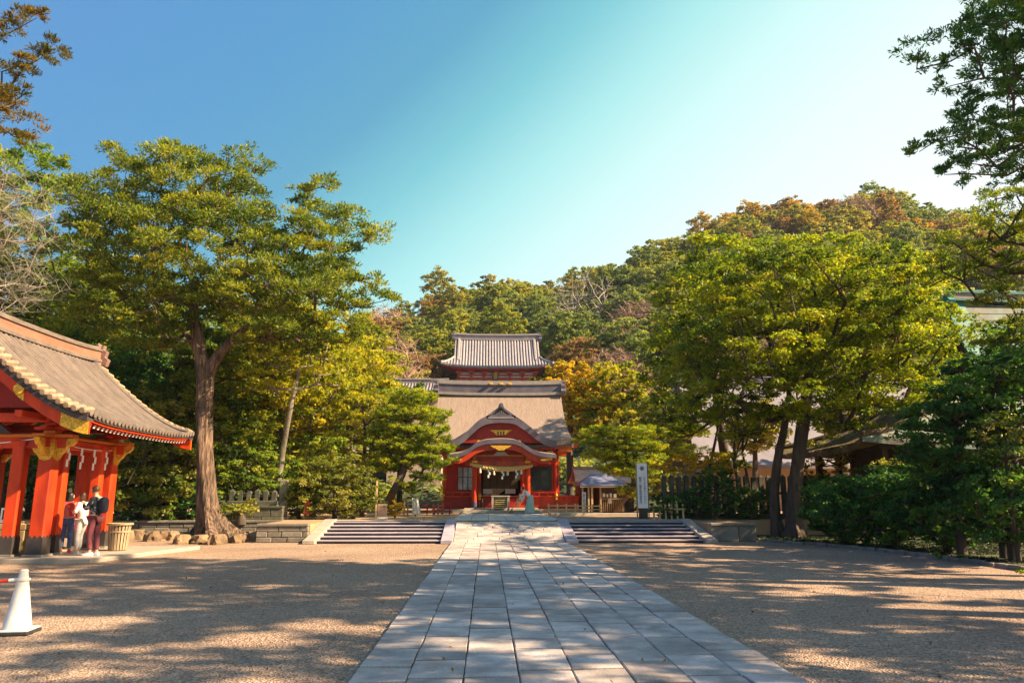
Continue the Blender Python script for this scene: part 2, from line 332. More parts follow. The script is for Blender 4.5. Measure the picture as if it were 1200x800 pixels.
def limbs(mb, trunk_pts, trunk_r, cl, rad_tip=.018, start=.45, n=6, expo=2.3, step=1.0, jit=.12, minr=.0):
    """branches grown from the trunk to every clump; pipe-model radii; tubes added to mb"""
    P = [Vector(p) for p in trunk_pts]; par = [-1]+list(range(len(P)-1)); nodes = [p.copy() for p in P]
    k0 = int(len(P)*start); allowed = [i >= k0 for i in range(len(P))]
    top = P[-1]; arr = np.array([tuple(p) for p in nodes]); al = np.array(allowed)
    order = sorted(range(len(cl)), key=lambda i: min((Vector(cl[i])-p).length for p in P[k0:]))
    leafn = set()
    for i in order:
        c = cl[i]; d = c-arr; dist = np.sqrt((d**2).sum(1))
        slope = d[:, 2]/np.maximum(dist, .01)
        cost = dist*(1+.9*np.maximum(0, -slope+.05)) + np.where(al, 0, 1e6)
        j = int(np.argmin(cost)); a = nodes[j]; b = Vector(c)
        ln = (b-a).length; m = max(1, int(ln/step)); 
        prev = j; bend = Vector((R.uniform(-1,1), R.uniform(-1,1), R.uniform(-.2,.6)))*ln*jit
        for q in range(1, m+1):
            t = q/m; p = a.lerp(b, t) + bend*math.sin(t*PI)*1.0 + (Vector((R.uniform(-1,1), R.uniform(-1,1), R.uniform(-1,1)))*ln*jit*.25 if q < m else Vector())
            nodes.append(p); par.append(prev); allowed.append(True); prev = len(nodes)-1
        arr = np.array([tuple(p) for p in nodes]); al = np.array(allowed); leafn.add(prev)
    nN = len(nodes); w = [0.0]*nN; kids = [[] for _ in range(nN)]
    for i, p in enumerate(par):
        if p >= 0: kids[p].append(i)
    for i in range(nN-1, -1, -1):
        w[i] += rad_tip**expo if not kids[i] else 0
        if par[i] >= 0: w[par[i]] += w[i]
    rr = [x**(1/expo) for x in w]
    sc = trunk_r[-1]/max(rr[len(P)-1], 1e-3)
    base_r = trunk_r[k0]
    mx = max([rr[i] for i in range(k0, len(P))]+[1e-3]); f = min(1.6, base_r/mx)
    rr = [max(minr, r*f if r*f > rad_tip else r) for r in rr]
    nT = len(P)
    def chain(i, pj):
        pts = [nodes[pj], nodes[i]]; rs = [min(rr[i]*1.15, rr[pj]), rr[i]]; cur = i
        rest = []
        while kids[cur]:
            ks = sorted(kids[cur], key=lambda q: -w[q]); nx = ks[0]; rest += [(q, cur) for q in ks[1:]]
            pts.append(nodes[nx]); rs.append(rr[nx]); cur = nx
        rs[-1] *= .5
        mb.tube(pts, rs, n if rs[0] > .06 else (5 if rs[0] > .03 else 4), caps=False)
        return rest
    st = []
    for i in range(nT):
        for q in kids[i]:
            if q >= nT: st.append((q, i))
    while st:
        i, pj = st.pop(); st += chain(i, pj)

def trunk_mesh(mb, pts, rads, n=20, flute=.10, flare=.0, twist=.6, seed=0, roots=7):
    """gnarled trunk: fluted, twisted, with root flare near the first point"""
    pts = [Vector(p) for p in pts]; k0 = len(mb.v)
    # resample
    P, Q = [], []
    seg = 5
    for i in range(len(pts)-1):
        for s in range(seg):
            t = s/seg
            a = pts[max(i-1, 0)]; b = pts[i]; c = pts[i+1]; d = pts[min(i+2, len(pts)-1)]
            P.append(.5*((2*b)+(c-a)*t+(2*a-5*b+4*c-d)*t*t+(3*b-a-3*c+d)*t**3)); Q.append(rads[i]*(1-t)+rads[i+1]*t)
    P.append(pts[-1]); Q.append(rads[-1])
    base = P[0]
    for i, p in enumerate(P):
        h = (p-base).length
        for j in range(n):
            th = 2*PI*j/n; tt = th+twist*h*.25
            fl = 1+flute*(.6*math.sin(3*tt+seed)+.4*math.sin(7*tt+seed*2))+flute*.9*noise.noise(Vector((math.cos(th)*1.5+seed, math.sin(th)*1.5, h*.7)))
            ex = flare*math.exp(-h/.38)*(.55+.45*math.sin(roots*th+seed)+.2*math.sin(3*th+seed))
            r = Q[i]*fl+max(ex, 0)
            mb.v.append((p.x+r*math.cos(th), p.y+r*math.sin(th), p.z-.02-(.12 if i == 0 else 0)))
    for i in range(len(P)-1):
        for j in range(n):
            a = k0+i*n+j; b = k0+i*n+(j+1) % n; mb.f.append((a, b, b+n, a+n))
    mb.f.append(tuple(k0+(len(P)-1)*n+j for j in range(n)))
    return P, Q

NLEAF = [0]
def tree(name, label, cat, trunk_pts, trunk_rads, blobs, leafmat, bark=BARK_G, group=None, spacing=1.0, crad=.75, per=220, L=.13, Wd=.08,
         style='broad', flat=.55, sub=7, start=.45, tip=.018, flute=.08, flare=0.0, n=14, subr=.38, tintv=.25, keep=1.0, step=.9, extra=None, shell=.55, forks=()):
    base = Vector(trunk_pts[0]); root = empty(name, base, label, cat, group)
    mb = MB(); P, Q = trunk_mesh(mb, trunk_pts, trunk_rads, n=n, flute=flute, flare=flare, seed=R.uniform(0, 6))
    cl = sample_blobs(blobs, spacing, shell)
    if extra is not None: cl = np.vstack([cl, np.array([tuple(e) for e in extra])])
    if keep < 1: cl = cl[NR.random(len(cl)) < keep]
    paths = [(P, Q, start)]
    for fp, fr in forks:
        fP, fQ = trunk_mesh(mb, fp, fr, n=max(10, n//2), flute=flute, seed=R.uniform(0, 6)); paths.append((fP, fQ, .4))
    own = [min(range(len(paths)), key=lambda k: min((Vector(c)-p).length for p in paths[k][0][int(len(paths[k][0])*paths[k][2]):])) for c in cl]
    for k, (pp, qq, s0) in enumerate(paths):
        sel = cl[[i for i in range(len(cl)) if own[i] == k]]
        if len(sel): limbs(mb, pp, qq, sel, rad_tip=tip, start=s0, step=step)
    mb.build('trunk', bark, root, smooth=True)
    rad = crad*(.7+.6*NR.random(len(cl)))
    me = leaves_mesh('crown', cl - np.array(tuple(base)), rad, per, L, Wd, style, sub, flat, subr, tintv)
    link('crown', me, leafmat, root); NLEAF[0] += len(me.polygons)
    return root
def pb(px, py, Y, rx, ry, rd):
    """crown volume from its place in the view and its own distance; radii in picture px -> metres"""
    c = at(px, py, Y); k = (at(px+10, py, Y)-c).length/10
    return (tuple(c), (rx*k, rd, ry*k))
SHADE = [(15.5, 8.0, 0, 0.0, 1.0), (19.0, 11.0, 0, 2.1, 1.05), (15.0, 14.3, 0, 4.0, .56), (17.5, 17.2, 0, 1.1, .6), (12.5, 3.2, 0, 5.2, .62), (20.0, 5.0, 0, 3.1, 1.1)]   # x, y, z, turn, size
# ------------------------------------------------------------------ setting: ground, terrace, path, steps
def gravel_mat():
    m = bpy.data.materials.new('gravel_court'); m.use_nodes = True; nt = m.node_tree; N = nt.nodes; L = nt.links
    b = N['Principled BSDF']; b.inputs['Roughness'].default_value = .95; b.inputs['Specular IOR Level'].default_value = .15
    tc = N.new('ShaderNodeTexCoord')
    n1 = N.new('ShaderNodeTexNoise'); n1.inputs['Scale'].default_value = .35; n1.inputs['Detail'].default_value = 6; L.new(tc.outputs['Object'], n1.inputs['Vector'])
    v1 = N.new('ShaderNodeTexVoronoi'); v1.inputs['Scale'].default_value = 42; L.new(tc.outputs['Object'], v1.inputs['Vector'])
    v2 = N.new('ShaderNodeTexNoise'); v2.inputs['Scale'].default_value = 9; v2.inputs['Detail'].default_value = 6; v2.inputs['Roughness'].default_value = .75; L.new(tc.outputs['Object'], v2.inputs['Vector'])
    cr = N.new('ShaderNodeValToRGB'); e = cr.color_ramp.elements; e[0].position = .30; e[0].color = (.31,.205,.145,1); e[1].position = .7; e[1].color = (.44,.30,.21,1)
    L.new(n1.outputs['Fac'], cr.inputs['Fac'])
    sep = N.new('ShaderNodeSeparateColor'); L.new(v1.outputs['Color'], sep.inputs['Color'])
    mr = N.new('ShaderNodeMapRange'); mr.inputs['To Min'].default_value = .55; mr.inputs['To Max'].default_value = 1.4; L.new(sep.outputs['Red'], mr.inputs['Value'])
    m2 = N.new('ShaderNodeMapRange'); m2.inputs['From Min'].default_value = .3; m2.inputs['From Max'].default_value = .7; m2.inputs['To Min'].default_value = .72; m2.inputs['To Max'].default_value = 1.25; L.new(v2.outputs['Fac'], m2.inputs['Value'])
    mu = N.new('ShaderNodeMath'); mu.operation = 'MULTIPLY'; L.new(mr.outputs[0], mu.inputs[0]); L.new(m2.outputs[0], mu.inputs[1])
    sc = N.new('ShaderNodeVectorMath'); sc.operation = 'SCALE'; L.new(cr.outputs[0], sc.inputs[0]); L.new(mu.outputs[0], sc.inputs['Scale']); L.new(sc.outputs[0], b.inputs['Base Color'])
    ad = N.new('ShaderNodeMath'); ad.operation = 'ADD'; L.new(v1.outputs['Distance'], ad.inputs[0]); L.new(v2.outputs['Fac'], ad.inputs[1])
    bp = N.new('ShaderNodeBump'); bp.inputs['Distance'].default_value = .03; bp.inputs['Strength'].default_value = .8; L.new(ad.outputs[0], bp.inputs['Height']); L.new(bp.outputs[0], b.inputs['Normal'])
    return m
GRAVEL = gravel_mat()
TH = 0.62                       # terrace height
PC = 0.79; PW = 1.96             # path centre and half width
g = MB(); xs = [-600, -60, -20, -10, 0, 10, 20, 60, 600]; ys = [-80, -10, 0, 8, 16, 24, 40, 120, 900]
g.sheet([[(x, y, 0) for y in ys] for x in xs]); tag(g.build('ground', GRAVEL), kind='structure')

# pebbles loose on the court near the viewer (uncountable)
def pebbles():
    n = 17000
    y = 4.5 + 12*NR.random(n)**1.4; x = (NR.random(n)*2-1)*(y*.8+1)
    ok = (x < PC-PW-.03) | (x > PC+PW+.03); x = x[ok]; y = y[ok]; n = len(x)
    s = .004+.009*NR.random(n)**2
    base = np.array([(-1,-.6,0), (1,-.7,0), (.9,.8,0), (-.8,.9,0), (0,0,.8)], float)
    a = NR.random(n)*6.28; ca, sa = np.cos(a), np.sin(a)
    V = np.empty((n, 5, 3), np.float32)
    bx = base[None, :, 0]*s[:, None]*(.7+.6*NR.random((n, 1))); by = base[None, :, 1]*s[:, None]; bz = base[None, :, 2]*s[:, None]
    V[:, :, 0] = x[:, None]+bx*ca[:, None]-by*sa[:, None]; V[:, :, 1] = y[:, None]+bx*sa[:, None]+by*ca[:, None]; V[:, :, 2] = bz-.001
    me = bpy.data.meshes.new('loose_gravel'); me.vertices.add(n*5); me.vertices.foreach_set('co', V.reshape(-1))
    idx = (np.arange(n)[:, None, None]*5+np.array([(0,1,4),(1,2,4),(2,3,4),(3,0,4)])[None]).reshape(-1).astype(np.int32)
    me.loops.add(n*12); me.loops.foreach_set('vertex_index', idx); me.polygons.add(n*4); me.polygons.foreach_set('loop_start', np.arange(0, n*12, 3, dtype=np.int32))
    at_ = me.attributes.new('tint', 'FLOAT', 'FACE'); at_.data.foreach_set('value', np.repeat(NR.random(n), 4).astype(np.float32)); me.update()
    return link('loose_gravel', me, foliage_mat('pebble', [(.12,.085,.075), (.28,.20,.16), (.46,.36,.30)], trans=0, rough=.9))
tag(pebbles(), 'loose gravel strewn over the court beside the paved path', 'gravel', kind='stuff')

t = MB()
t.prism([(-70,30.3), (-7.9,30.3), (-7.9,26.8), (-6.14,26.8), (-6.14,29.2), (7.90,29.2), (7.90,26.8), (9.5,26.8), (9.5,30.3), (70,30.3), (70,85), (-70,85)], -.3, TH, 'z')
tag(t.build('terrace', SAND), kind='structure')

def chamfer_slab(x0, x1, y0, y1, z0, z1, ch=.012, skew=0.0, zf=None, chy=None):
    """paving slab with worn top edges; zf gives the top height"""
    zf = zf or (lambda x, y: z1); q = R.uniform
    o = [(x0, y0), (x1, y0), (x1, y1), (x0, y1)]
    dz = [q(-skew, skew) for _ in o]
    cx, cy = (x0+x1)/2, (y0+y1)/2
    ins = [(x+ch*(1 if x < cx else -1)*q(.7, 1.5), y+(chy or ch)*(1 if y < cy else -1)*q(.7, 1.5)) for x, y in o]
    v = [(x, y, zf(x, y)+z0) for x, y in o] + [(x, y, zf(x, y)-ch*.8+dz[i]) for i, (x, y) in enumerate(o)] + [(x, y, zf(x, y)+dz[i]) for i, (x, y) in enumerate(ins)]
    f = [(4,5,9,8), (5,6,10,9), (6,7,11,10), (7,4,8,11), (8,9,10,11), (0,1,5,4), (1,2,6,5), (2,3,7,6), (3,0,4,7), (3,2,1,0)]
    return v, f
path = MB().box(PC-PW-.02, PC+PW+.02, -6, 25.8, .002, .012).build('path', JOINT); tag(path, kind='structure')
cols = 8; cw = 2*PW/cols
for c in range(cols):
    y = -3.0 - R.uniform(0, .8)
    xa = PC-PW+c*cw
    while y < 25.75:
        ln = R.choice((.5, .58, .66, .74, .85, .95)); y2 = min(y+ln, 25.78)
        if 25.78-y2 < .3: y2 = 25.78
        if y2 > -3.2:
            j = .006
            v, f = chamfer_slab(xa+.002+R.uniform(0,.009), xa+cw-.002-R.uniform(0,.009), y+.018+R.uniform(0,.016), y2-.016, -.055, .055+R.uniform(-.007,.007), .009, .007, None, .026)
            me = bpy.data.meshes.new('paving_stone'); me.from_pydata(v, [], f); link('paving_stone', me, PAVE, path)
        y = y2
# ramp
Y0, Y1 = 25.8, 28.2
rz = lambda x, y: .055 + (TH-.03)*min(1, max(0, (y-Y0)/(Y1-Y0)))
rw = 1.9
ramp = MB(); ramp.prism([(Y0, -.1), (Y1, -.1), (Y1, TH-.02), (Y0, .02)], PC-rw, PC+rw, 'x'); ramp = ramp.build('ramp', JOINT); tag(ramp, kind='structure')
rows = 9
for r in range(rows):
    ya = Y0+(Y1-Y0)*r/rows; yb = Y0+(Y1-Y0)*(r+1)/rows; x = PC-rw-R.uniform(0, .5)
    while x < PC+rw-.05:
        x2 = x+R.uniform(.7, 1.3); a = max(x, PC-rw); b = min(x2, PC+rw)
        if PC+rw-b < .25: b = PC+rw; x2 = b+1
        if b-a > .1:
            v, f = chamfer_slab(a+.008, b-.008, ya+.007, yb-.007, -.06, 0, .010, .008, rz)
            me = bpy.data.meshes.new('ramp_stone'); me.from_pydata(v, [], f); link('ramp_stone', me, PAVE, ramp)
        x = x2
def cheek(x0, x1, m=STEP):
    mb = MB(); mb.prism([(25.65, 0), (29.3, 0), (29.3, TH+.09), (29.0, TH+.09), (25.95, .16), (25.65, .13)], x0, x1, 'x')
    return mb
st = 6; rise = TH/st; run = (29.2-26.0)/st
for side, (xa, xb) in (('left', (-5.7, PC-rw-.42)), ('right', (PC+rw+.42, 7.45))):
    s = empty('stone_steps', ((xa+xb)/2, 25.9, 0), 'wide flight of low stone steps %s of the sloping paved ramp' % side, 'steps', 'low stone steps beside the ramp')
    for i in range(st):
        y0 = 25.95+i*run; z0 = i*rise; z1 = (i+1)*rise
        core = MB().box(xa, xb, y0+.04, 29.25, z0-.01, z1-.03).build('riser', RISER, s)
        x = xa
        while x < xb-.01:
            x2 = min(xb, x+R.uniform(1.0, 1.6)); x2 = xb if xb-x2 < .5 else x2
            v, f = chamfer_slab(x+.004, x2-.004, y0, y0+run+.06, -.03, z1, .006, .002)
            vv = [tuple(Vector(p)-s.location) for p in v]; me = bpy.data.meshes.new('tread'); me.from_pydata(vv, [], f); link('tread', me, STEP, s)
            x = x2
    for x0, x1 in ((xa-.42, xa-.004), (xb+.004, xb+.41)):
        cheek(x0, x1).build('side_slab', STEP if (x0 > -5.9 and x1 < 7.6) else STONE_L, s, bevel=.015)
# path on the terrace towards the hall
tp = MB().box(PC-2.1, PC+2.1, 29.2, 39.2, TH+.002, TH+.012).build('upper_path', JOINT); tag(tp, kind='structure')
for c in range(6):
    y = 29.2+R.uniform(-.5, 0); w = 4.2/6; xa = PC-2.1+c*w
    while y < 39.1:
        y2 = min(y+R.uniform(.8, 1.4), 39.2); a = max(y, 29.22)
        if y2-a > .1:
            v, f = chamfer_slab(xa+.008, xa+w-.008, a+.006, y2-.006, -.04, TH+.05, .01, .003)
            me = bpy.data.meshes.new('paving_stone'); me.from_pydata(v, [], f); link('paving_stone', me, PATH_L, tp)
        y = y2
# edge stones along the terrace top of the steps
te = MB().box(-6.1, 7.85, 29.25, 29.75, TH-.02, TH+.02).build('terrace_edge', STONE_L); tag(te, kind='structure')
x = -6.05
while x < 7.8:
    x2 = x+R.uniform(.9, 1.3); 
    if not (PC-2.2 < x2 and x < PC+2.2):
        v, f = chamfer_slab(x+.005, min(x2, 7.85)-.005, 29.2, 29.8, -.04, TH+.055, .01, .003); me = bpy.data.meshes.new('edge_stone'); me.from_pydata(v, [], f); link('edge_stone', me, STONE_L, te)
    x = x2
# light stone kerb in front of the hall on the right
hk = MB().box(PC+2.3, PC+7.5, 36.4, 36.9, TH-.05, TH+.13).build('stone_kerb', STONE_L, bevel=.02); tag(hk, 'long pale kerb stone on the terrace before the small office', 'kerb')

def block_wall(name, label, xa, xb, yf, yb, z0, z1, rows_, m=STONE, cap=True, bw=(.45, .8)):
    w = empty(name, ((xa+xb)/2, yf, z0), label, 'wall')
    MB().box(xa+.02, xb-.02, yf+.05, yb, z0-.1, z1-.06).build('core', JOINT, w)
    hh = (z1-.08-z0)/rows_
    for r in range(rows_):
        x = xa - (R.uniform(.1, .4) if r % 2 else 0)
        while x < xb-.02:
            x2 = x+R.uniform(*bw); a = max(x, xa); b = min(x2, xb); b = xb if xb-b < .2 else b
            if b-a > .06:
                MB().box(a+.008, b-.008, yf-R.uniform(0, .02), yf+.2, z0+r*hh+.006, z0+(r+1)*hh-.006).build('stone_block', m, w, bevel=.02)
            x = x2 if b < xb else xb
    if cap: 
        n = max(1, int((xb-xa)/1.1))
        for i in range(n): MB().box(xa+(xb-xa)*i/n+.004, xa+(xb-xa)*(i+1)/n-.004, yf-.05, yb+.02, z1-.075, z1+.015).build('cap_stone', m, w, bevel=.015)
    return w
block_wall('retaining_wall', 'low stone block retaining wall left of the left steps', -7.95, -6.16, 26.65, 27.1, 0, TH, 3)
block_wall('retaining_wall', 'low plain stone retaining wall right of the right steps', 7.92, 9.55, 26.65, 27.1, 0, TH, 1, bw=(.9, 1.3))
block_wall('retaining_wall', 'low shaded stone block wall behind the bed of the big tree', -17, -7.97, 30.1, 30.4, 0, TH, 3)
xL = at(262, 600, 31).x; xR = at(332, 600, 31).x
block_wall('block_wall', 'mossy stone block fence base behind the root flare of the big tree', xL, xR, 30.9, 31.3, TH-.55, at(300, 593, 31).z, 3, m=MOSSY_SHADE)

def picket_fence(label, xa, xb, y, z0, z1, n, m, taper=.02):
    f = empty('stone_fence', ((xa+xb)/2, y, z0), label, 'fence', 'stone picket fences around the precinct')
    MB().box(xa, xb, y-.12, y+.12, z0-.05, z0+.22).build('base_rail', m, f, bevel=.02)
    MB().box(xa, xb, y-.05, y+.05, z0+(z1-z0)*.55, z0+(z1-z0)*.55+.10).build('middle_rail', m, f, bevel=.01)
    for i in range(n):
        x = xa+(xb-xa)*(i+.5)/n; w = .09; h = z1+R.uniform(-.03, .03)
        p = MB(); p.box(x-w, x+w, y-.09, y+.09, z0+.2, h-.10); p.add([(x-w,y-.09,h-.10),(x+w,y-.09,h-.10),(x+w,y+.09,h-.10),(x-w,y+.09,h-.10),(x,y,h)], [(0,1,4),(1,2,4),(2,3,4),(3,0,4)])
        p.build('post', m, f)
    return f
picket_fence('grey stone picket fence on the block base behind the big tree', xL+.1, at(326, 590, 31.1).x, 31.1, at(300, 593, 31).z, at(300, 573, 31.1).z, 6, MOSSY_SHADE)
a = at(775, 600, 32); b = at(1003, 600, 32)
picket_fence('long shaded stone picket fence behind the forked tree trunk', a.x, b.x, 32, TH, at(900, 556, 32).z, 26, MOSSY_SHADE)

# planting bed on the right with kerb stones
kerb = [G(880, 633), G(930, 637), G(985, 641), G(1040, 647), G(1090, 653), G(1140, 660), G(1200, 669), G(1290, 684), G(1420, 710)]
bed = MB(); far = [(40, 8), (60, 20), (60, 30.35), (9.55, 30.35), (9.55, 27.1)]
bed.prism([(p.x, p.y) for p in kerb]+far, -.05, .05, 'z'); tag(bed.build('planting_bed', SOIL), kind='structure')
kr = empty('kerb_line', kerb[3], 'row of small kerb stones edging the planted bed on the right', 'kerb')
for a, b in zip(kerb[:-1], kerb[1:]):
    n = max(1, int((b-a).length/.42))
    for i in range(n):
        p = a.lerp(b, (i+.5)/n); rz_ = math.atan2(b.y-a.y, b.x-a.x)+R.uniform(-.1, .1)
        MB().cbox((p.x, p.y+R.uniform(-.03, .03), .035), ((b-a).length/n*.92, R.uniform(.12, .18), R.uniform(.10, .16)), rz_).build('kerb_stone', STONE, kr, bevel=.02)

# boulders round the big tree and the mound they hold
TB = G(243, 633); TB = Vector((TB.x, TB.y+.9, 0.0))
def boulder(x, y, z, sx, sy, sz, m, label, group, seed):
    bm = bmesh.new(); bmesh.ops.create_icosphere(bm, subdivisions=3, radius=1)
    for v in bm.verts:
        n = v.co.normalized(); k = 1+.55*noise.noise(n*1.4+Vector((seed, 0, 0)))+.22*noise.noise(n*3.1+Vector((0, seed, 0)))+.08*noise.noise(n*7+Vector((0, 0, seed)))
        k = min(k, 1.10)
        v.co = Vector((n.x*sx*k, n.y*sy*k, max(-.4*sz, min(n.z*sz*k, .78*sz))))
    me = bpy.data.meshes.new('boulder'); bm.to_mesh(me); bm.free()
    me.polygons.foreach_set('use_smooth', [True]*len(me.polygons)); me.materials.append(m)
    try: me.set_sharp_from_angle(angle=math.radians(28))
    except Exception: pass
    o = bpy.data.objects.new('boulder', me); C.objects.link(o); o.location = (x, y, z); o.rotation_euler = (0, 0, R.uniform(-.3, .3)); tag(o, label, 'rock', group)
STONE_B = mat('warm_boulder', (0.24, 0.15, 0.085), .9, .25, 3, bump=.02, bscale=9, objvar=.25, dirt=(.12,.09,.06), dirt_amt=.6)
bl = [(158,632,15), (176,634,12), (196,633,16), (212,637,13), (232,637,14), (252,638,15), (276,636,14), (296,634,13), (303,630,9), (147,634,9), (268,631,8), (288,629,8)]
descs = ['flat dark boulder at the left end of the tree bed', 'low boulder second from the left end of the tree bed', 'long weathered boulder between low stones left of the big trunk',
 'squat boulder just left of the root flare of the big tree', 'rounded boulder below the left roots of the big tree', 'boulder directly in front of the root flare of the big tree',
 'large sunlit boulder right of the root flare', 'sunlit boulder near the right end of the tree bed', 'small upright boulder at the right end of the tree bed', 'small dark boulder outermost at the left of the tree bed',
 'small boulder tucked behind the front stones right of the roots', 'small boulder behind the two sunlit stones of the tree bed']
for i, (px, py, w) in enumerate(bl):
    p = G(px, py); k = p.y/885
    boulder(p.x, p.y+.15, .06, w*k*.72, .26+R.uniform(0, .1), .34+R.uniform(-.05, .07), STONE_B, descs[i], 'boulders edging the bed of the big tree', i*3.7)
mound = MB(); rings = []
for k in range(7):
    r = 1-k/6; rings.append([(TB.x-.35+2.35*r*math.cos(a), TB.y+.2+1.25*r*math.sin(a), .02+.24*(1-r**2)+.03*noise.noise(Vector((k, a, 0)))) for a in [j*PI/12 for j in range(25)]])
mound.sheet(rings); tag(mound.build('tree_bed_soil', SOIL, smooth=True), kind='structure')

# hill
SKY = [(-900,330), (-300,330), (0,360), (300,390), (440,402), (470,394), (505,366), (560,350), (640,358), (700,352), (760,306), (830,282), (890,252), (960,238), (1020,230), (1075,220), (1130,238), (1200,262), (1400,300), (2200,340)]
def sky_y(px):
    for (a, ya), (b, yb) in zip(SKY[:-1], SKY[1:]):
        if a <= px <= b: return ya+(yb-ya)*(px-a)/(b-a)
    return 340
def hill_z(x, y):
    px = 600+885*math.tan(math.atan(x/max(y, 1))-math.radians(1.94)); RD = 165
    hr = EYE+(580-sky_y(px))*RD/905
    t = min(max((y-62)/(RD-62), 0), 1)
    s = t**.95 if y <= RD else 1
    z = TH-.15+(hr-TH)*s
    if y > RD: z -= (y-RD)*.25
    z += 2.0*noise.noise(Vector((x*.03, y*.03, 0)))*min(1, max(0, (y-62)/30))
    return z
h = MB(); hx = [-260+10*i for i in range(60)]; hy = [58+6*j for j in range(34)]
h.sheet([[(x, y, hill_z(x, y)) for y in hy] for x in hx]); tag(h.build('hill', HILLG, smooth=True), kind='structure')

# leaves blown over the court
def litter():
    n = 420; P_ = []
    for i in range(n):
        y = 5+20*R.random()**1.3; x = R.uniform(-1, 1)*(y*.72+1); z = .075 if abs(x-PC) < PW else .012; P_.append((x, y, z)) if (abs(x-PC) > PW or R.random() < .3) else None
    me = leaves_mesh('fallen_leaves', np.array(P_), np.full(len(P_), .03), 1, .045, .025, 'broad', 1, .1, .3); return link('fallen_leaves', me, foliage_mat('dead_leaf', [(.10,.05,.02), (.22,.12,.04), (.36,.22,.06), (.45,.32,.08)], trans=.2, rough=.8))
tag(litter(), 'dry leaves scattered over the gravel and paving', 'fallen leaves', kind='stuff')
# ------------------------------------------------------------------ roofs
class Roof:
    """ridge along local u; v = distance from the ridge; both slopes. mp maps (u, v, z) to the world"""
    def __init__(s, mp, ur, ue, vr, zr, ze, p=1.5, up=.15, kink=None, zk=None, upn=4):
        s.mp, s.ur, s.ue, s.v, s.zr, s.ze, s.p, s.up, s.kink, s.n = mp, ur, ue, vr, zr, ze, p, up, kink, upn
    def half(s, t):
        if s.kink: return s.ur if t <= s.kink else s.ur+(s.ue-s.ur)*(t-s.kink)/(1-s.kink)
        return s.ur+(s.ue-s.ur)*t**2
    def z(s, t, k=0): return s.ze+(s.zr-s.ze)*(1-t)**s.p+s.up*abs(k)**s.n*t**2
    def pt(s, side, t, k, dz=0): return s.mp(k*s.half(t), side*s.v*t, s.z(t, k)+dz)
    def slopes(s, name, m, parent, th=.12, nu=24, nv=12):
        for side in (-1, 1):
            g_ = [[s.pt(side, j/nv, -1+2*i/nu) for j in range(nv+1)] for i in range(nu+1)]
            MB().sheet(g_, th).build(name, m, parent, smooth=True)
    def hips(s, name, m, parent, th=.12):
        for e in (-1, 1):
            g_ = [[s.mp(e*s.half(t), s.v*t*q, s.z(t, 1 if abs(q) == 1 else abs(q)**1.5)) for t in [s.kink+(1-s.kink)*j/6 for j in range(7)]] for q in [-1+i/8 for i in range(17)]]
            MB().sheet(g_, th).build(name, m, parent, smooth=True)
    def rows(s, name, m, parent, n, rad=.06, sides=(-1, 1), t0=0.0, seg=9, cap=True, hip=False):
        for side in sides:
            for i in range(n):
                u = -s.ue+2*s.ue*(i+.5)/n
                ta = t0
                if abs(u) > s.ur:
                    ta = next((t/60 for t in range(61) if s.half(t/60) >= abs(u)), 1)
                if ta > .96: continue
                pts = []
                for j in range(seg+1):
                    t = ta+(1.005-ta)*j/seg; k = u/s.half(min(t, 1)); pts.append(s.mp(u, side*s.v*t, s.z(min(t, 1), k)+rad*.25))
                mb = MB(); mb.tube(pts, rad, 6, caps=True)
                if cap:
                    a, b = Vector(pts[-2]), Vector(pts[-1]); d = (b-a).normalized(); mb.tube([b-d*.03, b+d*.03], rad*1.3, 8)
                mb.build(name, m, parent)
            if hip: pass
    def hip_rows(s, name, m, parent, n, rad=.06):
        for e in (-1, 1):
            for i in range(n):
                q = -1+2*(i+.5)/n; v = q*s.v
                ta = max(s.kink, abs(q)); 
                if ta > .95: continue
                pts = [s.mp(e*s.half(t), v, s.z(t, abs(q/t)**1.5)+rad*.25) for t in [ta+(1.0-ta)*j/5 for j in range(6)]]
                MB().tube(pts, rad, 6).build(name, m, parent)
def ridge(parent, mp, u0, u1, z0, h, w, m, m2, lift=.12, name='ridge'):
    """layered ridge that rises a little at both ends"""
    n = 14; lay = [(w, 0, .18), (w*.72, .18, .72), (w*.95, .72, .84), (w*.6, .84, 1.0)]
    for li, (ww, a, b) in enumerate(lay):
        mb = MB(); g1 = []
        for i in range(n+1):
            s_ = -1+2*i/n; u = (u0+u1)/2+(u1-u0)/2*s_; zz = z0+lift*abs(s_)**3
            g1.append([mp(u, -ww/2, zz+a*h), mp(u, -ww/2, zz+b*h), mp(u, ww/2, zz+b*h), mp(u, ww/2, zz+a*h)])
        k = len(mb.v)
        for r in g1: mb.v += [tuple(p) for p in r]
        for i in range(n):
            for j in range(4): mb.f.append((k+i*4+j, k+i*4+(j+1) % 4, k+i*4+4+(j+1) % 4, k+i*4+4+j))
        mb.f += [(k, k+1, k+2, k+3), (k+n*4+3, k+n*4+2, k+n*4+1, k+n*4)]
        mb.build(name if li == 1 else 'ridge_course', m if li in (1,) else m2, parent)
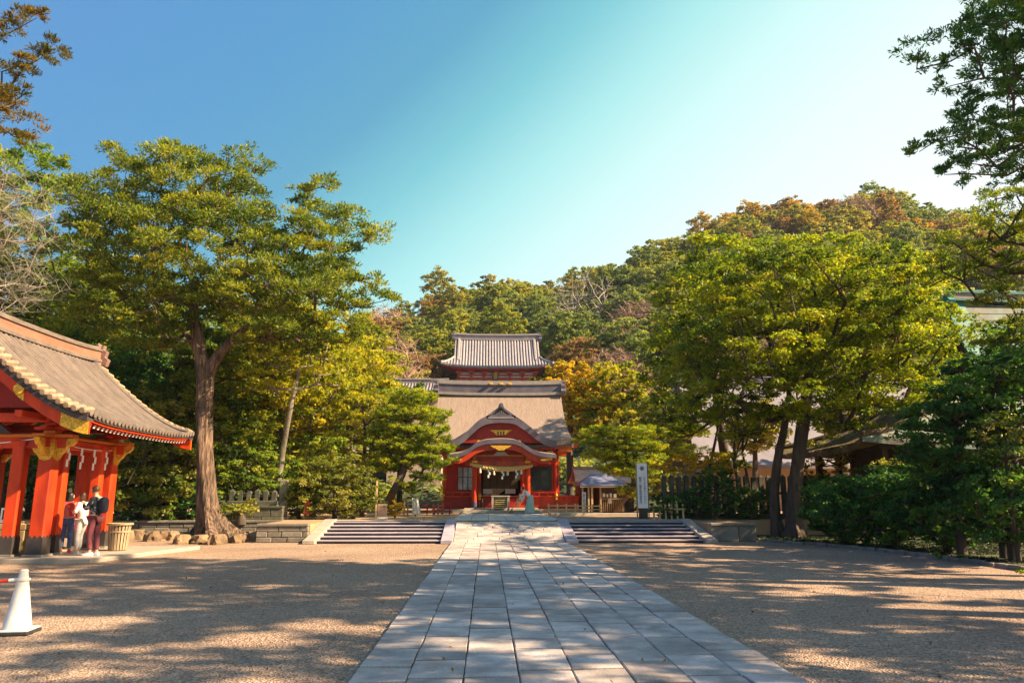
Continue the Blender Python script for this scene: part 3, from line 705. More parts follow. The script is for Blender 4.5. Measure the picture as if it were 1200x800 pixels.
def finial(parent, c, s, m, axis='y', name='ridge_end_tile', thick=.5):
    """onigawara: shield with horns and side curls"""
    pr = [(-.5,-.55),(-.62,-.2),(-.42,-.05),(-.5,.25),(-.3,.35),(-.34,.6),(-.12,.5),(0,.72),(.12,.5),(.34,.6),(.3,.35),(.5,.25),(.42,-.05),(.62,-.2),(.5,-.55),(.2,-.4),(-.2,-.4)]
    mb = MB()
    if axis == 'x': mb.prism([(c.y+a*s, c.z+b*s) for a, b in pr], c.x-thick*s/2, c.x+thick*s/2, 'x'); mb.cbox(c, (thick*s*1.5, s*.35, s*.45))
    else: mb.prism([(c.x+a*s, c.z+b*s) for a, b in pr], c.y-thick*s/2, c.y+thick*s/2, 'y'); mb.cbox(c, (s*.35, thick*s*1.5, s*.45))
    return mb.build(name, m, parent, bevel=.01)

# ------------------------------------------------------------------ left pavilion (water pavilion)
PX, PY0, PY1 = -11.2, 19.55, 22.65; PXL = -14.5; CX, CY = (PX+PXL)/2, (PY0+PY1)/2
pav = empty('water_pavilion', (CX, CY, 0), 'vermilion open pavilion with tiled gable roof and gilt brackets at the left edge', 'pavilion')
MB().prism([(PXL-1.2, PY0-.85), (PX+1.75, PY0-.85), (PX+2.6, PY1+.7), (PXL-1.2, PY1+.9)], .0, .11, 'z').build('platform', STONE_L, pav, bevel=.01)
def shoe(x, y, w, p):
    n = 16; mb = MB(); z1 = .58; mb.box(x-w, x+w, y-w, y+w, .11, z1-.06)
    for k in range(4):
        for i in range(3):
            a = -w+w*2*(i+.5)/3; r = w/3
            poly = [(a-r, z1-.06), (a+r, z1-.06), (a+r*.6, z1), (a, z1+.05), (a-r*.6, z1)]
            if k == 0: mb.prism([(x+q, z) for q, z in poly], y-w, y-w+.02, 'y')
            if k == 1: mb.prism([(x+q, z) for q, z in poly], y+w-.02, y+w, 'y')
            if k == 2: mb.prism([(y+q, z) for q, z in poly], x-w, x-w+.02, 'x')
            if k == 3: mb.prism([(y+q, z) for q, z in poly], x+w-.02, x+w, 'x')
    return mb.build('metal_shoe', BLACKM, p)
posts = []
for cx, sx in ((PX, -1), (PXL, 1)):
    for cy, sy in ((PY0, 1), (PY1, -1)):
        for k, (x, y, w) in enumerate(((cx, cy, .18), (cx+sx*.72, cy, .15), (cx, cy+sy*.62, .13))):
            pl = MB().box(x-w, x+w, y-w, y+w, .12, 3.06 if k == 0 else 2.86).build('pillar', VERM, pav, bevel=.022)
            shoe(x, y, w+.012, pl)
            MB().cbox((x, y, .125), (w*2+.14, w*2+.14, .07)).build('pillar_base', STONE, pav, bevel=.01)
            if k: MB().cbox((x, y, 2.90), (w*2.6, w*2.6, .14)).build('capital', VERM, pav, bevel=.02)
# head beams
for y in (PY0, PY1): MB().box(PXL-.5, PX+.42, y-.11, y+.11, 2.78, 3.04).build('head_beam', VERM, pav, bevel=.01)
for x in (PX, PXL): MB().box(x-.10, x+.10, PY0-.42, PY1+.42, 2.80, 3.03).build('head_beam', VERM, pav, bevel=.01)
for y in (PY0, PY1): MB().box(PXL-.7, PX+.6, y-.16, y+.16, 3.045, 3.13).build('wall_plate', ORNG, pav, bevel=.01)
for x in (PX, PXL): MB().box(x-.15, x+.15, PY0-.6, PY1+.6, 3.05, 3.12).build('wall_plate', ORNG, pav, bevel=.01)
def scroll(c, axis, s_, d):
    """carved gilt bracket: wing with a spiral"""
    pr = [(0,.16),(.46,.16),(.45,.08),(.36,-.02),(.27,-.04),(.20,-.16),(.09,-.26),(0,-.30)]
    mb = MB(); f = (lambda a, b: (c[0]+a*s_, c[2]+b)) if axis == 'y' else (lambda a, b: (c[1]+a*s_, c[2]+b))
    t0 = c[1] if axis == 'y' else c[0]
    mb.prism([f(a, b) for a, b in pr], t0-d, t0+d, axis)
    sp = []
    for i in range(22):
        a = i/21*4.2*PI; r = .08*(1-i/26); q = f(.24+r*math.cos(a), .03+r*math.sin(a)); sp.append((q[0], t0-d-.012, q[1]) if axis == 'y' else (t0+d+.012, q[0], q[1]))
    mb.tube(sp, .012, 5)
    return mb
for cx, sx in ((PX, 1), (PXL, -1)):
    for cy, sy in ((PY0, -1), (PY1, 1)):
        MB().cbox((cx, cy, 2.96), (.44, .44, .10)).build('capital', ORNG, pav, bevel=.015)
        scroll((cx+sx*.18, cy, 2.86), 'y', sx, .07).build('carved_bracket', GOLD, pav)
        scroll((cx-sx*.18, cy, 2.86), 'y', -sx, .07).build('carved_bracket', GOLD, pav)
        scroll((cx, cy+sy*.18, 2.86), 'x', sy, .07).build('carved_bracket', GOLD, pav)
        cf = MB(); cf.prism([(cx-.20, 2.90), (cx+.20, 2.90), (cx+.20, 2.60), (cx+.13, 2.50), (cx, 2.46), (cx-.13, 2.50), (cx-.20, 2.60)], cy+sy*.185, cy+sy*.21, 'y')
        cf.prism([(cy-.20, 2.90), (cy+.20, 2.90), (cy+.20, 2.60), (cy+.13, 2.50), (cy, 2.46), (cy-.13, 2.50), (cy-.20, 2.60)], cx+sx*.185, cx+sx*.21, 'x')
        cf.build('gilt_collar', GOLD, pav)
        # bracket blocks above the plate
        for k, (w, z) in enumerate(((.30, 3.13), (.52, 3.24), (.30, 3.35))):
            MB().cbox((cx, cy, z+.05), (w if k != 1 else .9, .16 if k == 1 else w, .10)).build('bracket_block', ORNG if k == 0 else VERM, pav, bevel=.015)
            if k == 1: MB().cbox((cx, cy, z+.051), (.155, .9, .097)).build('bracket_block', VERM, pav, bevel=.015)
ug0, ug1 = 17.95, 24.45; VR = CX-(-9.52); VR = abs(VR)
ZR, ZE = at(125, 424, 24.2).z, 3.40
pm = lambda u, v, z: (CX+v, (ug0+ug1)/2+u, z)
UH = (ug1-ug0)/2
rf = Roof(pm, UH, UH, VR, ZR, ZE, p=1.38, up=.14)
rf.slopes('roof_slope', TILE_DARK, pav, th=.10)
rf.rows('tile_row', TILE, pav, 32, rad=.058, seg=12)
# flat tiles between rows: shallow courses crossing the slope
for side in (1, -1):
    for c in range(15):
        t = (c+.4)/15; p0 = rf.pt(side, t, -1, .015); p1 = rf.pt(side, t, 1, .015)
        MB().tube([rf.pt(side, t, -.98+1.96*i/10, .012) for i in range(11)], .028, 4).build('tile_course', TILE, pav)
for e in (-1, 1):           # verge
    for side in (1, -1):
        MB().tube([rf.mp(e*(UH-.42), side*rf.v*t, rf.z(t, .9)+.10) for t in [i/14 for i in range(15)]], .06, 6).build('verge_roll', TILE, pav)
        n = 17
        for i in range(n):
            t = (i+.5)/n; dz = (rf.z(t+.02)-rf.z(t-.02))/(.04*rf.v)
            a = Vector(rf.mp(e*(UH-.36), side*rf.v*t, rf.z(t, 1)+.09)); b = Vector(rf.mp(e*(UH+.06), side*rf.v*t, rf.z(t, 1)+.03))
            mb = MB(); mb.tube([a, a.lerp(b, .5), b, b+(b-a).normalized()*.02], [.078, .082, .086, .06], 8); mb.build('verge_tile', TILE_P, pav)
        # dark verge board then the red bargeboard with gilt fittings
        for nm, m, du, dz, hh, th in (('verge_board', BLACKM, .0, -.09, .11, .30), ('bargeboard', VERM, -.10, -.21, .30, .09), ('bargeboard_trim', VERM_D, -.17, -.20, .12, .05)):
            g_ = []
            for i in range(17):
                t = i/16; 
                g_.append([pm(e*(UH+du), side*rf.v*t, rf.z(t, 1)+dz), pm(e*(UH+du-th), side*rf.v*t, rf.z(t, 1)+dz)])
            MB().sheet(g_, hh).build(nm, m, pav)
        for ta, tb, hh in ((.80, 1.0, .31), (.46, .52, .31)):
            g_ = [[pm(e*(UH-.085), side*rf.v*t, rf.z(t, 1)-.205), pm(e*(UH-.10), side*rf.v*t, rf.z(t, 1)-.205)] for t in [ta+(tb-ta)*i/6 for i in range(7)]]
            MB().sheet(g_, hh).build('gilt_fitting', GOLD, pav)
        c = Vector(pm(e*(UH-.07), side*rf.v*.49, rf.z(.49, 1)-.30)); MB().tube([c, c+Vector((0, e*.05, 0))], .13, 14).build('gilt_boss', GOLD, pav, smooth=True)
ridge(pav, lambda u, v, z: (CX+v, (ug0+ug1)/2+u, z), -UH-.02, UH-.1, ZR-.08, .50, .42, RIDGE, TILE, lift=.10)
for e in (-1, 1): finial(pav, Vector((CX, (ug0+ug1)/2+e*(UH+.02), ZR+.22)), .62, mat('dark_finial', (.22,.12,.10), .6, .2, 8, bump=.01), 'y', thick=.3)
# rafters under both eaves, with white tips on the path side
nraf = 30
for side in (1, -1):
    for i in range(nraf):
        u = -UH+.25+(2*UH-.5)*i/(nraf-1); k = u/UH
        a = pm(u, side*rf.v*.45, rf.z(.45, k)-.22); b = pm(u, side*rf.v*.955, rf.z(.955, k)-.235)
        r_ = MB().beam(a, b, .07, .08).build('rafter', VERM, pav)
        a, b = Vector(a), Vector(b); d = (b-a).normalized(); MB().beam(b+d*.001, b+d*.012, .074, .084).build('rafter_tip', PAPER, r_)
    g_ = [[pm(-UH+.05+(2*UH-.1)*i/16, side*rf.v*q, rf.z(q, -1+2*i/16)-dz) for q, dz in ((.90, .11), (.985, .105))] for i in range(17)]
    MB().sheet(g_, .06).build('eave_board', VERM, pav)
    MB().box(CX+side*1.55-.09, CX+side*1.55+.09, ug0+.25, ug1-.25, 3.46, 3.62).build('purlin', VERM, pav, bevel=.01)
# gable infill
for e, y in ((-1, PY0-.25), (1, PY1+.25)):
    gp = [(CX+rf.v*s_*t, rf.z(t)-.25) for s_, ts in ((-1, [.62, .5, .4, .3, .2, .1]), (1, [0, .1, .2, .3, .4, .5, .62])) for t in ts]
    MB().prism(gp, y-.02, y+.02, 'y').build('gable_panel', VERM_D, pav)
    MB().box(CX-1.75, CX+1.75, y-.10, y+.10, 3.42, 3.66).build('rainbow_beam', VERM, pav, bevel=.02)
    MB().box(CX-.09, CX+.09, y-.07, y+.07, 3.66, ZR-.3).build('king_post', VERM, pav)
    # hanging gable pendant
    MB().prism([(CX-.28, ZR-.40), (CX+.28, ZR-.40), (CX+.20, ZR-.62), (CX+.30, ZR-.76), (CX, ZR-.98), (CX-.30, ZR-.76), (CX-.20, ZR-.62)], (ug0+ug1)/2+e*(UH-.02)-.03, (ug0+ug1)/2+e*(UH-.02)+.03, 'y').build('gable_pendant', GOLD, pav)
    fr = MB()          # openwork frog-leg strut
    fr.prism([(CX-.8, 3.14), (CX-.55, 3.14), (CX-.35, 3.30), (CX+.35, 3.30), (CX+.55, 3.14), (CX+.8, 3.14), (CX+.45, 3.42), (CX-.45, 3.42)], y+.05*e-.04, y+.05*e+.04, 'y'); fr.build('frog_leg_strut', BLACKM, pav)
MB().box(PXL, PX, PY0, PY1, 3.14, 3.18).build('ceiling_board', VERM_D, pav)

# ropes with paper streamers
def shide(mb, c, s_, ax='x'):
    z = c[2]; o = 0
    for i in range(3):
        w = .045*s_; h_ = .085*s_; x = (i % 2)*.035*s_
        d = (w, .004, h_) if ax == 'x' else (.004, w, h_)
        mb.cbox((c[0]+(x if ax == 'x' else 0), c[1]+(0 if ax == 'x' else x), z-h_*(i+.5)*.92), d, 0)
def rope(label, a, b, sag, rad, n_sh, s_, ax, m=PAPER, name='sacred_rope', knot=False):
    a = Vector(a); b = Vector(b); root = empty(name, (a+b)/2, label, 'rope')
    pts = [a.lerp(b, i/16)-Vector((0, 0, sag*4*(i/16)*(1-i/16))) for i in range(17)]
    MB().tube(pts, rad, 6).build('rope_strand', m, root)
    for i in range(n_sh):
        t = (i+.6)/(n_sh+.2); p = a.lerp(b, t)-Vector((0, 0, sag*4*t*(1-t)+rad)); mb = MB(); shide(mb, p, s_, ax); mb.build('paper_streamer', PAPER, root)
    if knot:
        mb = MB(); mb.tube([a+Vector((-.1, 0, .05)), a+Vector((0,0,.02)), a+Vector((.1, 0, -.06))], .02, 6); mb.tube([a+Vector((.1, 0, .06)), a, a+Vector((-.08, 0, -.14))], .02, 6); mb.build('knot', PAPER, root)
    return root
rope('thin white rope with four zigzag papers along the right beam of the pavilion', (PX+.13, PY0+.2, 2.93), (PX+.13, PY1-.1, 2.90), .07, .012, 4, 2.3, 'y')
rope('thin white rope with a knot across the front beam of the pavilion', (PXL+1.1, PY0-.15, 2.86), (PX-.28, PY0-.15, 3.02), .04, .014, 0, 1.5, 'x', knot=True)

# stone basin, dipper rack, board
bz = empty('stone_basin', (-12.35, 21.1, .11), 'long ochre stone water basin between the pavilion pillars', 'basin')
BZM = mat('ochre_stone', (.34,.25,.12), .8, .2, 4, bump=.01)
bx0, bx1, by0, by1 = -12.75, -11.95, 20.2, 22.0
MB().box(bx0, bx1, by0, by1, .11, .72).build('trough_body', BZM, bz, bevel=.03)
for a_ in ((bx0, bx0+.12, by0, by1), (bx1-.12, bx1, by0, by1), (bx0+.12, bx1-.12, by0, by0+.12), (bx0+.12, bx1-.12, by1-.12, by1)): MB().box(*a_, .722, .86).build('rim', BZM, bz, bevel=.01)
MB().box(bx0+.13, bx1-.13, by0+.13, by1-.13, .724, .80).build('water', mat('basin_water', (.03,.05,.05), .08, .1, 2), bz)
for i in range(6):
    y = 20.35+i*.2; t = empty('bamboo_dipper', (-12.3, y, .88), ['bamboo dipper nearest the front on the basin rim', 'second dipper from the front on the basin', 'third dipper from the front on the basin', 'fourth dipper from the front on the basin', 'fifth dipper from the front on the basin', 'rearmost dipper on the basin rim'][i], 'dipper', 'bamboo dippers on the stone basin')
    MB().tube([(-12.05, y, .90), (-12.6, y+.02, .90)], .012, 6).build('handle', WOOD_L, t); MB().lathe([(.05, -.04), (.055, .04)], (-12.03, y, .91), 10).build('cup', WOOD_L, t)
sb = empty('notice_board', (-12.25, 20.0, .11), 'small white notice board standing by the stone basin', 'sign')
c = at(9, 603, 20.0)
MB().box(c.x-.17, c.x+.17, 19.98, 20.01, c.z-.20, c.z+.18).build('board', PAPER, sb, bevel=.004)
MB().box(c.x-.02, c.x+.02, 20.012, 20.05, .11, c.z+.1).build('stake', WOOD, sb)
for i in range(3): MB().box(c.x-.12+i*.10, c.x-.09+i*.10, 19.974, 19.979, c.z-.12, c.z+.12).build('ink_column', mat('ink', (.03,.03,.05), .8), sb)

# slatted wooden litter bin
c = G(135, 645, .11); bn = empty('slatted_bin', (c.x, c.y, .0), 'slatted wooden bin with flared top beside the right pillars of the pavilion', 'bin')
n = 20; hb = .72; cx, cy = c.x, c.y+.12; bz0 = .11
for i in range(n):
    a = 2*PI*(i+.5)/n; r0, r1 = .23, .28
    MB().beam((cx+r0*math.cos(a), cy+r0*math.sin(a), bz0+.02), (cx+r1*math.cos(a), cy+r1*math.sin(a), bz0+hb-.04), .055, .018, up=(math.cos(a), math.sin(a), 0)).build('slat', WOOD, bn)
MB().lathe([(.20, .02), (.22, .10), (.26, .66), (.23, .64)], (cx, cy, bz0), 16).build('liner', BLACKM, bn)
MB().lathe([(.30, .67), (.345, .69), (.345, .735), (.25, .735), (.24, .70)], (cx, cy, bz0), 22).build('rim', WOOD, bn)
MB().lathe([(.288, .48), (.293, .49), (.294, .52), (.288, .53)], (cx, cy, bz0), 22).build('hoop', WOOD, bn)

# ------------------------------------------------------------------ main hall (dance hall)
XC = .80
hall = empty('shrine_hall', (XC, 44.5, TH), 'red shrine hall with bark roof, dormer gable and curved porch at the path end', 'shrine')
HX = lambda px, Y, py=590: at(px, py, Y).x
zz = lambda py, Y: at(587, py, Y).z
MB().box(XC-3.6, XC+4.7, 42.2, 50, TH-.1, TH+.22).build('stone_podium', STONE_L, hall, bevel=.02)
for i in range(3): MB().box(XC-2.1+i*.05, XC+2.1-i*.05, 39.6+i*.55, 42.3, TH+.001-.05, TH+.10*(i+1)).build('stone_step', STONE_L, hall, bevel=.015)
ZB = TH+.30; ZF = zz(581, 43.2)          # floor of the raised deck
rm = lambda u, v, z: (XC+u, 46.4+v, z)
rh = Roof(rm, 3.86, 4.12, 4.1, zz(461, 46.4)-.05, zz(516, 42.3), p=1.42, up=.16, upn=5)
rh.slopes('roof', BARK_ROOF, hall, th=.30, nu=28, nv=16)
for side in (-1,):       # layered eave edge below the bark
    g_ = [[rm(k*4.10, -4.06, rh.z(1, k)-.20), rm(k*4.10, -3.7, rh.z(1, k)-.20)] for k in [-1+i/12 for i in range(25)]]
    MB().sheet(g_, .20).build('eave_edge', LEAD, hall)
    g_ = [[rm(k*3.98, -3.92, rh.z(1, k)-.405), rm(k*3.98, -3.0, rh.z(1, k)-.30)] for k in [-1+i/12 for i in range(25)]]
    MB().sheet(g_, .12).build('eave_fascia', VERM, hall)
ridge(hall, rm, -3.95, 3.95, rh.zr-.10, zz(447, 46.4)-rh.zr+.12, .55, LEAD, LEAD_L, lift=.08)
for e in (-1, 1):
    finial(hall, Vector((XC+e*3.98, 46.4, rh.zr+.35)), .78, LEAD, 'x', thick=.35)
    mb = MB(); mb.tube([rm(e*3.3, 0, rh.zr+.68), rm(e*4.0, 0, rh.zr+.72), rm(e*4.35, 0, rh.zr+.86)], [.07, .07, .04], 6); mb.build('ridge_horn', LEAD, hall)
    # verge boards
    g_ = [[rm(e*(rh.half(t)+.02), v, rh.z(t, 1)-.12), rm(e*(rh.half(t)-.10), v, rh.z(t, 1)-.12)] for t, v in [(abs(-1+i/10), (-1+i/10)*4.1) for i in range(21)]]
    MB().sheet(g_, .42).build('bargeboard', LEAD if e < 0 else LEAD_L, hall)  # sunlight painted in: lighter grey on the right board, dark on the left
    gp = [(46.4+(-1+i/8)*3.4, rh.z(abs(-1+i/8)*.83)-.35) for i in range(17)]
    MB().prism(gp, XC+e*3.1-.03, XC+e*3.1+.03, 'x').build('gable_panel', VERM_D, hall)
for e, px in ((-1, 575), (0, 587), (1, 597)):
    q = at(px, 449, 46.1); MB().cbox((q.x, q.y, rh.zr+.62), (.22, .3, .12)).build('ridge_charm', GOLD, hall, bevel=.02)
def curve_roof(name, top, Ya, Yb, th, m, edge_m, edge_th, zoff_back=0, back=None):
    """karahafu: a profile given in the facade plane, carried straight back"""
    pr = [at(px, py, Ya) for px, py in top]
    # resample smoothly
    q = []
    for i in range(len(pr)-1):
        a = pr[max(i-1, 0)]; b = pr[i]; c_ = pr[i+1]; d = pr[min(i+2, len(pr)-1)]
        for k in range(5):
            t = k/5; q.append(.5*((2*b)+(c_-a)*t+(2*a-5*b+4*c_-d)*t*t+(3*b-a-3*c_+d)*t**3))
    q.append(pr[-1])
    MB().sheet([[(p.x, Ya+.02, p.z), (p.x, (Ya+Yb)/2, p.z+zoff_back*.5), (p.x, Yb, p.z+zoff_back)] for p in q], th).build(name, m, hall, smooth=True)
    n = len(q); tp = [(p.x, p.z+.01) for p in q]; bt = [(p.x, p.z-edge_th*(.8+.2*math.sin(PI*i/(n-1)))) for i, p in enumerate(q)]
    mb = MB()
    for i in range(n-1):
        mb.prism([tp[i], tp[i+1], bt[i+1], bt[i]], Ya-.10, Ya+.02, 'y')
    mb.build(name+'_edge', edge_m, hall)
    return q, bt
T1 = [(529,516.5),(536,514),(545,508),(553,500),(562,492),(571,487.5),(580,486),(587,485.5),(594,486),(603,487.5),(612,493),(621,500),(630,507.5),(640,513.5),(652,516.5)]
q1, b1 = curve_roof('dormer_roof', T1, 41.9, 44.6, .22, BARK_ROOF, LEAD, .47, zoff_back=.10)
# red panel inside the dormer gable, gilt carving
pn = [(p[0], p[1]+.02) for p in b1[6:-6]]; zlow = zz(519, 42.2)
MB().prism([(pn[0][0], zlow)]+pn+[(pn[-1][0], zlow)], 42.15, 42.2, 'y').build('dormer_panel', VERM_D, hall)
c = at(587, 507, 42.05); gm = MB(); gm.prism([(c.x-.62, c.z+.16), (c.x+.62, c.z+.16), (c.x+.38, c.z+.02), (c.x+.25, c.z-.12), (c.x-.25, c.z-.12), (c.x-.38, c.z+.02)], 42.06, 42.14, 'y'); gm.build('gilt_carving', GOLD, hall)
for k in (-1, 0, 1): MB().cbox((c.x+k*.16, 42.02, c.z-.03), (.07, .06, .20)).build('carving_slot', BLACKM, hall)
for px, py in ((561, 517), (609, 517)): c = at(px, py, 41.95); MB().tube([(c.x, 41.95, c.z), (c.x, 42.1, c.z)], .09, 10).build('gilt_boss', GOLD, hall)
# triangular peak
c = at(587, 476.5, 42); d = at(570, 488.5, 42); e_ = at(604, 488.5, 42)
for a_, b_ in ((d, c), (e_, c)):
    MB().beam((a_.x, 43.1, a_.z-.03), (b_.x, 43.1, b_.z-.03), 2.6, .12, up=(0, 0, 1)).build('peak_roof', LEAD, hall)
MB().prism([(d.x+.22, d.z-.02), (e_.x-.22, e_.z-.02), (c.x, c.z-.12)], 41.86, 41.9, 'y').build('peak_panel', BLACKM, hall)
for i in range(-3, 4):
    x = XC+i*.115; h_ = (c.z-.2-d.z)*(1-abs(i)/5)
    if h_ > .05: MB().box(x-.02, x+.02, 41.82, 41.86, d.z-.02, d.z+h_).build('peak_grille', LEAD_L, hall)
MB().box(d.x+.1, e_.x-.1, 41.78, 41.88, d.z-.09, d.z-.01).build('peak_sill', LEAD_L, hall)
finial(hall, Vector((XC, 41.8, c.z+.02)), .30, LEAD, 'y', thick=.4)
T2 = [(524,532.5),(533,531.5),(541,530),(549,526),(557,520),(565,516.5),(573,515),(587,514.2),(601,515),(609,517.5),(617,522),(625,527),(634,530.2),(643,531.5),(652,532.5)]
q2, b2 = curve_roof('porch_roof', T2, 40.4, 42.7, .14, BARK_ROOF, LEAD, .24, zoff_back=.25)
inner = [(p[0], p[1]+.01) for p in b2[4:-4]]; low = [(x, z-.34) for x, z in inner]
mb = MB()
for i in range(len(inner)-1): mb.prism([inner[i], inner[i+1], low[i+1], low[i]], 40.42, 40.50, 'y')
mb.build('porch_bargeboard', VERM, hall)
mb = MB()
for i in range(8, len(inner)-9): mb.prism([(inner[i][0], inner[i][1]-.32), (inner[i+1][0], inner[i+1][1]-.32), (inner[i+1][0], zz(545, 40.9)), (inner[i][0], zz(545, 40.9))], 41.34, 41.38, 'y')
mb.build('porch_gable_panel', VERM, hall)
c = at(587, 524, 40.38); gm = MB(); gm.prism([(c.x-.58, c.z+.10), (c.x+.58, c.z+.10), (c.x+.42, c.z-.02), (c.x+.28, c.z-.06), (c.x+.15, c.z-.16), (c.x-.15, c.z-.16), (c.x-.28, c.z-.06), (c.x-.42, c.z-.02)], 40.33, 40.41, 'y'); gm.build('gilt_carving', GOLD, hall)
c = at(587, 531, 40.8); MB().prism([(c.x-.42, c.z-.12), (c.x+.42, c.z-.12), (c.x+.2, c.z+.10), (c.x-.2, c.z+.10)], 40.78, 40.86, 'y').build('pale_carving', mat('pale_carving', (.5,.42,.36), .7, .3, 20), hall)
for e in (-1, 1):
    for a_, b_ in ((526, 540),):
        p = at(587+e*(587-a_-1), 537.5, 40.4); q = at(587+e*(587-b_), 538.5, 40.4); MB().beam(p, q, .10, .11).build('gilt_fitting', GOLD, hall)
# porch pillars and rear pillars
def pillar(x, y, r, z0, z1, metal=True, m=VERM):
    p = MB().lathe([(r, 0), (r, z1-z0)], (x, y, z0), 14).build('pillar', m, hall, smooth=True)
    if metal: MB().lathe([(r+.012, 0), (r+.012, .28), (r+.004, .34)], (x, y, z0), 14).build('metal_shoe', mat('blue_black_metal', (.05,.05,.10), .45, .2, 5), p, smooth=True)
    MB().lathe([(r*1.7, -.10), (r*1.6, 0)], (x, y, z0), 14).build('plinth', STONE_L, p)
YP = 41.2; zbeam = zz(545, YP)
for px in (555.8, 618.6):
    x = HX(px, YP); pillar(x, YP, .135, TH+.30, zz(534, YP))
    MB().cbox((x, YP-.02, zz(541, YP)), (.30, .34, .12)).build('gilt_collar', GOLD, hall); MB().cbox((x, YP-.02, zz(536.5, YP)), (.2, .3, .22)).build('bracket_block', ORNG, hall, bevel=.02)
MB().box(HX(553, YP)-.2, HX(621, YP)+.2, YP-.09, YP+.09, zz(545.5, YP), zz(540, YP)).build('porch_beam', VERM, hall, bevel=.01)
MB().box(HX(553, YP)-.05, HX(621, YP)+.05, YP-.07, YP+.07, zz(535, YP), zz(532.5, YP)).build('porch_beam', ORNG, hall, bevel=.01)
YW = 43.3
for px in (521, 561, 612.5, 651): pillar(HX(px, YW), YW, .125, ZF-.1, zz(528, YW), metal=False)
for px in (521, 651): pillar(HX(px, 49), 49, .13, TH+.2, zz(528, YW), metal=False)
MB().box(HX(519, YW), HX(654, YW), YW-.06, YW+.06, zz(543, YW), zz(537, YW)).build('wall_beam', VERM, hall)
MB().box(HX(517, YW), HX(656, YW), YW-.10, YW+.10, zz(534, YW), zz(530, YW)).build('wall_beam', VERM_D, hall)
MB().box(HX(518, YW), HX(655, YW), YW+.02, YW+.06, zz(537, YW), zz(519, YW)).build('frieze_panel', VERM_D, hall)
for i in range(34):      # white-tipped rafter ends under the eave
    x = XC-3.85+7.7*i/33
    for rr, (yy, py) in enumerate(((42.75, 521.5), (43.0, 526))):
        z = zz(py, yy); r_ = MB().box(x-.035, x+.035, yy, yy+.5, z-.04, z+.04).build('rafter', VERM, hall); MB().box(x-.036, x+.036, yy-.012, yy-.001, z-.041, z+.041).build('rafter_tip', PAPER, r_)
for i, px in enumerate((516, 529, 541, 633, 645, 657)):     # bracket clusters
    x = HX(px, 43.1); z = zz(529, 43.1)
    MB().cbox((x, 43.0, z), (.36, .5, .10)).build('bracket_block', ORNG, hall, bevel=.01); MB().cbox((x, 43.0, z-.12), (.20, .36, .12)).build('bracket_block', VERM, hall, bevel=.01); MB().cbox((x, 42.74, z), (.30, .02, .09)).build('gilt_fitting', GOLD, hall)
# side bays: lower panel, window
def bay(x0, x1, wx0, wx1, glass, lab):
    zt = zz(537, YW); z0 = ZF
    wz0, wz1 = zz(574, YW), zz(547, YW)
    for a_ in ((x0, wx0, z0, zt), (wx1, x1, z0, zt), (wx0, wx1, z0, wz0), (wx0, wx1, wz1, zt)):
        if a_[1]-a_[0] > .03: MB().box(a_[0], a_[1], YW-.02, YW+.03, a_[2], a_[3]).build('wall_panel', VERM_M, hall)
    w = MB()
    for a_ in ((wx0-.05, wx0+.03, wz0-.05, wz1+.05), (wx1-.03, wx1+.05, wz0-.05, wz1+.05), (wx0+.03, wx1-.03, wz0-.05, wz0+.03), (wx0+.03, wx1-.03, wz1-.03, wz1+.05)): w.box(a_[0], a_[1], YW-.05, YW-.021, a_[2], a_[3])
    w = w.build('window', WOOD_D if lab else VERM_D, hall)
    MB().box(wx0+.03, wx1-.03, YW-.012, YW-.004, wz0+.03, wz1-.03).build('pane', glass, w)
    n = 1 if lab else 2
    for i in range(1, n+1):
        x = wx0+(wx1-wx0)*i/(n+1); MB().box(x-.025, x+.025, YW-.045, YW-.013, wz0+.03, wz1-.03).build('mullion', WOOD_D, w)
    MB().box(wx0+.03, wx1-.03, YW-.040, YW-.014, (wz0*.45+wz1*.55)-.02, (wz0*.45+wz1*.55)+.02).build('glazing_bar', WOOD_D, w)
GL = mat('window_glass_pale', (.30,.32,.42), .12, .5, 1.5, spec=.6); GD = mat('window_glass_dark', (.012,.028,.02), .35, .5, 2, spec=.3)
bay(HX(521, YW), HX(561, YW), HX(536, YW), HX(554, YW), GL, 0)
bay(HX(612.5, YW), HX(651, YW), HX(623, YW), HX(646, YW), GD, 1)
# interior
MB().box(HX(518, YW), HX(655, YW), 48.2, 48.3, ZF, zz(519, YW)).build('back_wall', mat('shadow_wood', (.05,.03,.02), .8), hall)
for px in (519.5, 655): MB().box(HX(px, YW)-.03, HX(px, YW)+.03, YW+.1, 48.9, ZF, zz(530, YW)).build('side_wall', VERM, hall)
MB().box(HX(519, YW), HX(654, YW), YW-.1, 49, ZF-.12, ZF).build('floor', WOOD_D, hall)
BL = mat('reed_blind', (.17,.13,.07), .8, .25, 40, stretch=(.1,1,3))
for i in range(5):
    xa = HX(566, 44.4)+(HX(607, 44.4)-HX(566, 44.4))*i/5; xb = HX(566, 44.4)+(HX(607, 44.4)-HX(566, 44.4))*(i+1)/5
    MB().box(xa+.01, xb-.02, 44.4, 44.42, zz(572, 44.4), zz(547, 44.4)).build('blind', BL, hall)
    MB().box(xa-.02, xa+.009, 44.37, 44.41, zz(581, 44.4), zz(547, 44.4)).build('blind_cord', BLACKM, hall)
for xa, xb in ((566, 577), (592, 604)): MB().box(HX(xa, 44), HX(xb, 44), 44.0, 44.04, zz(578, 44), zz(572.5, 44)).build('white_panel', PAPER, hall)
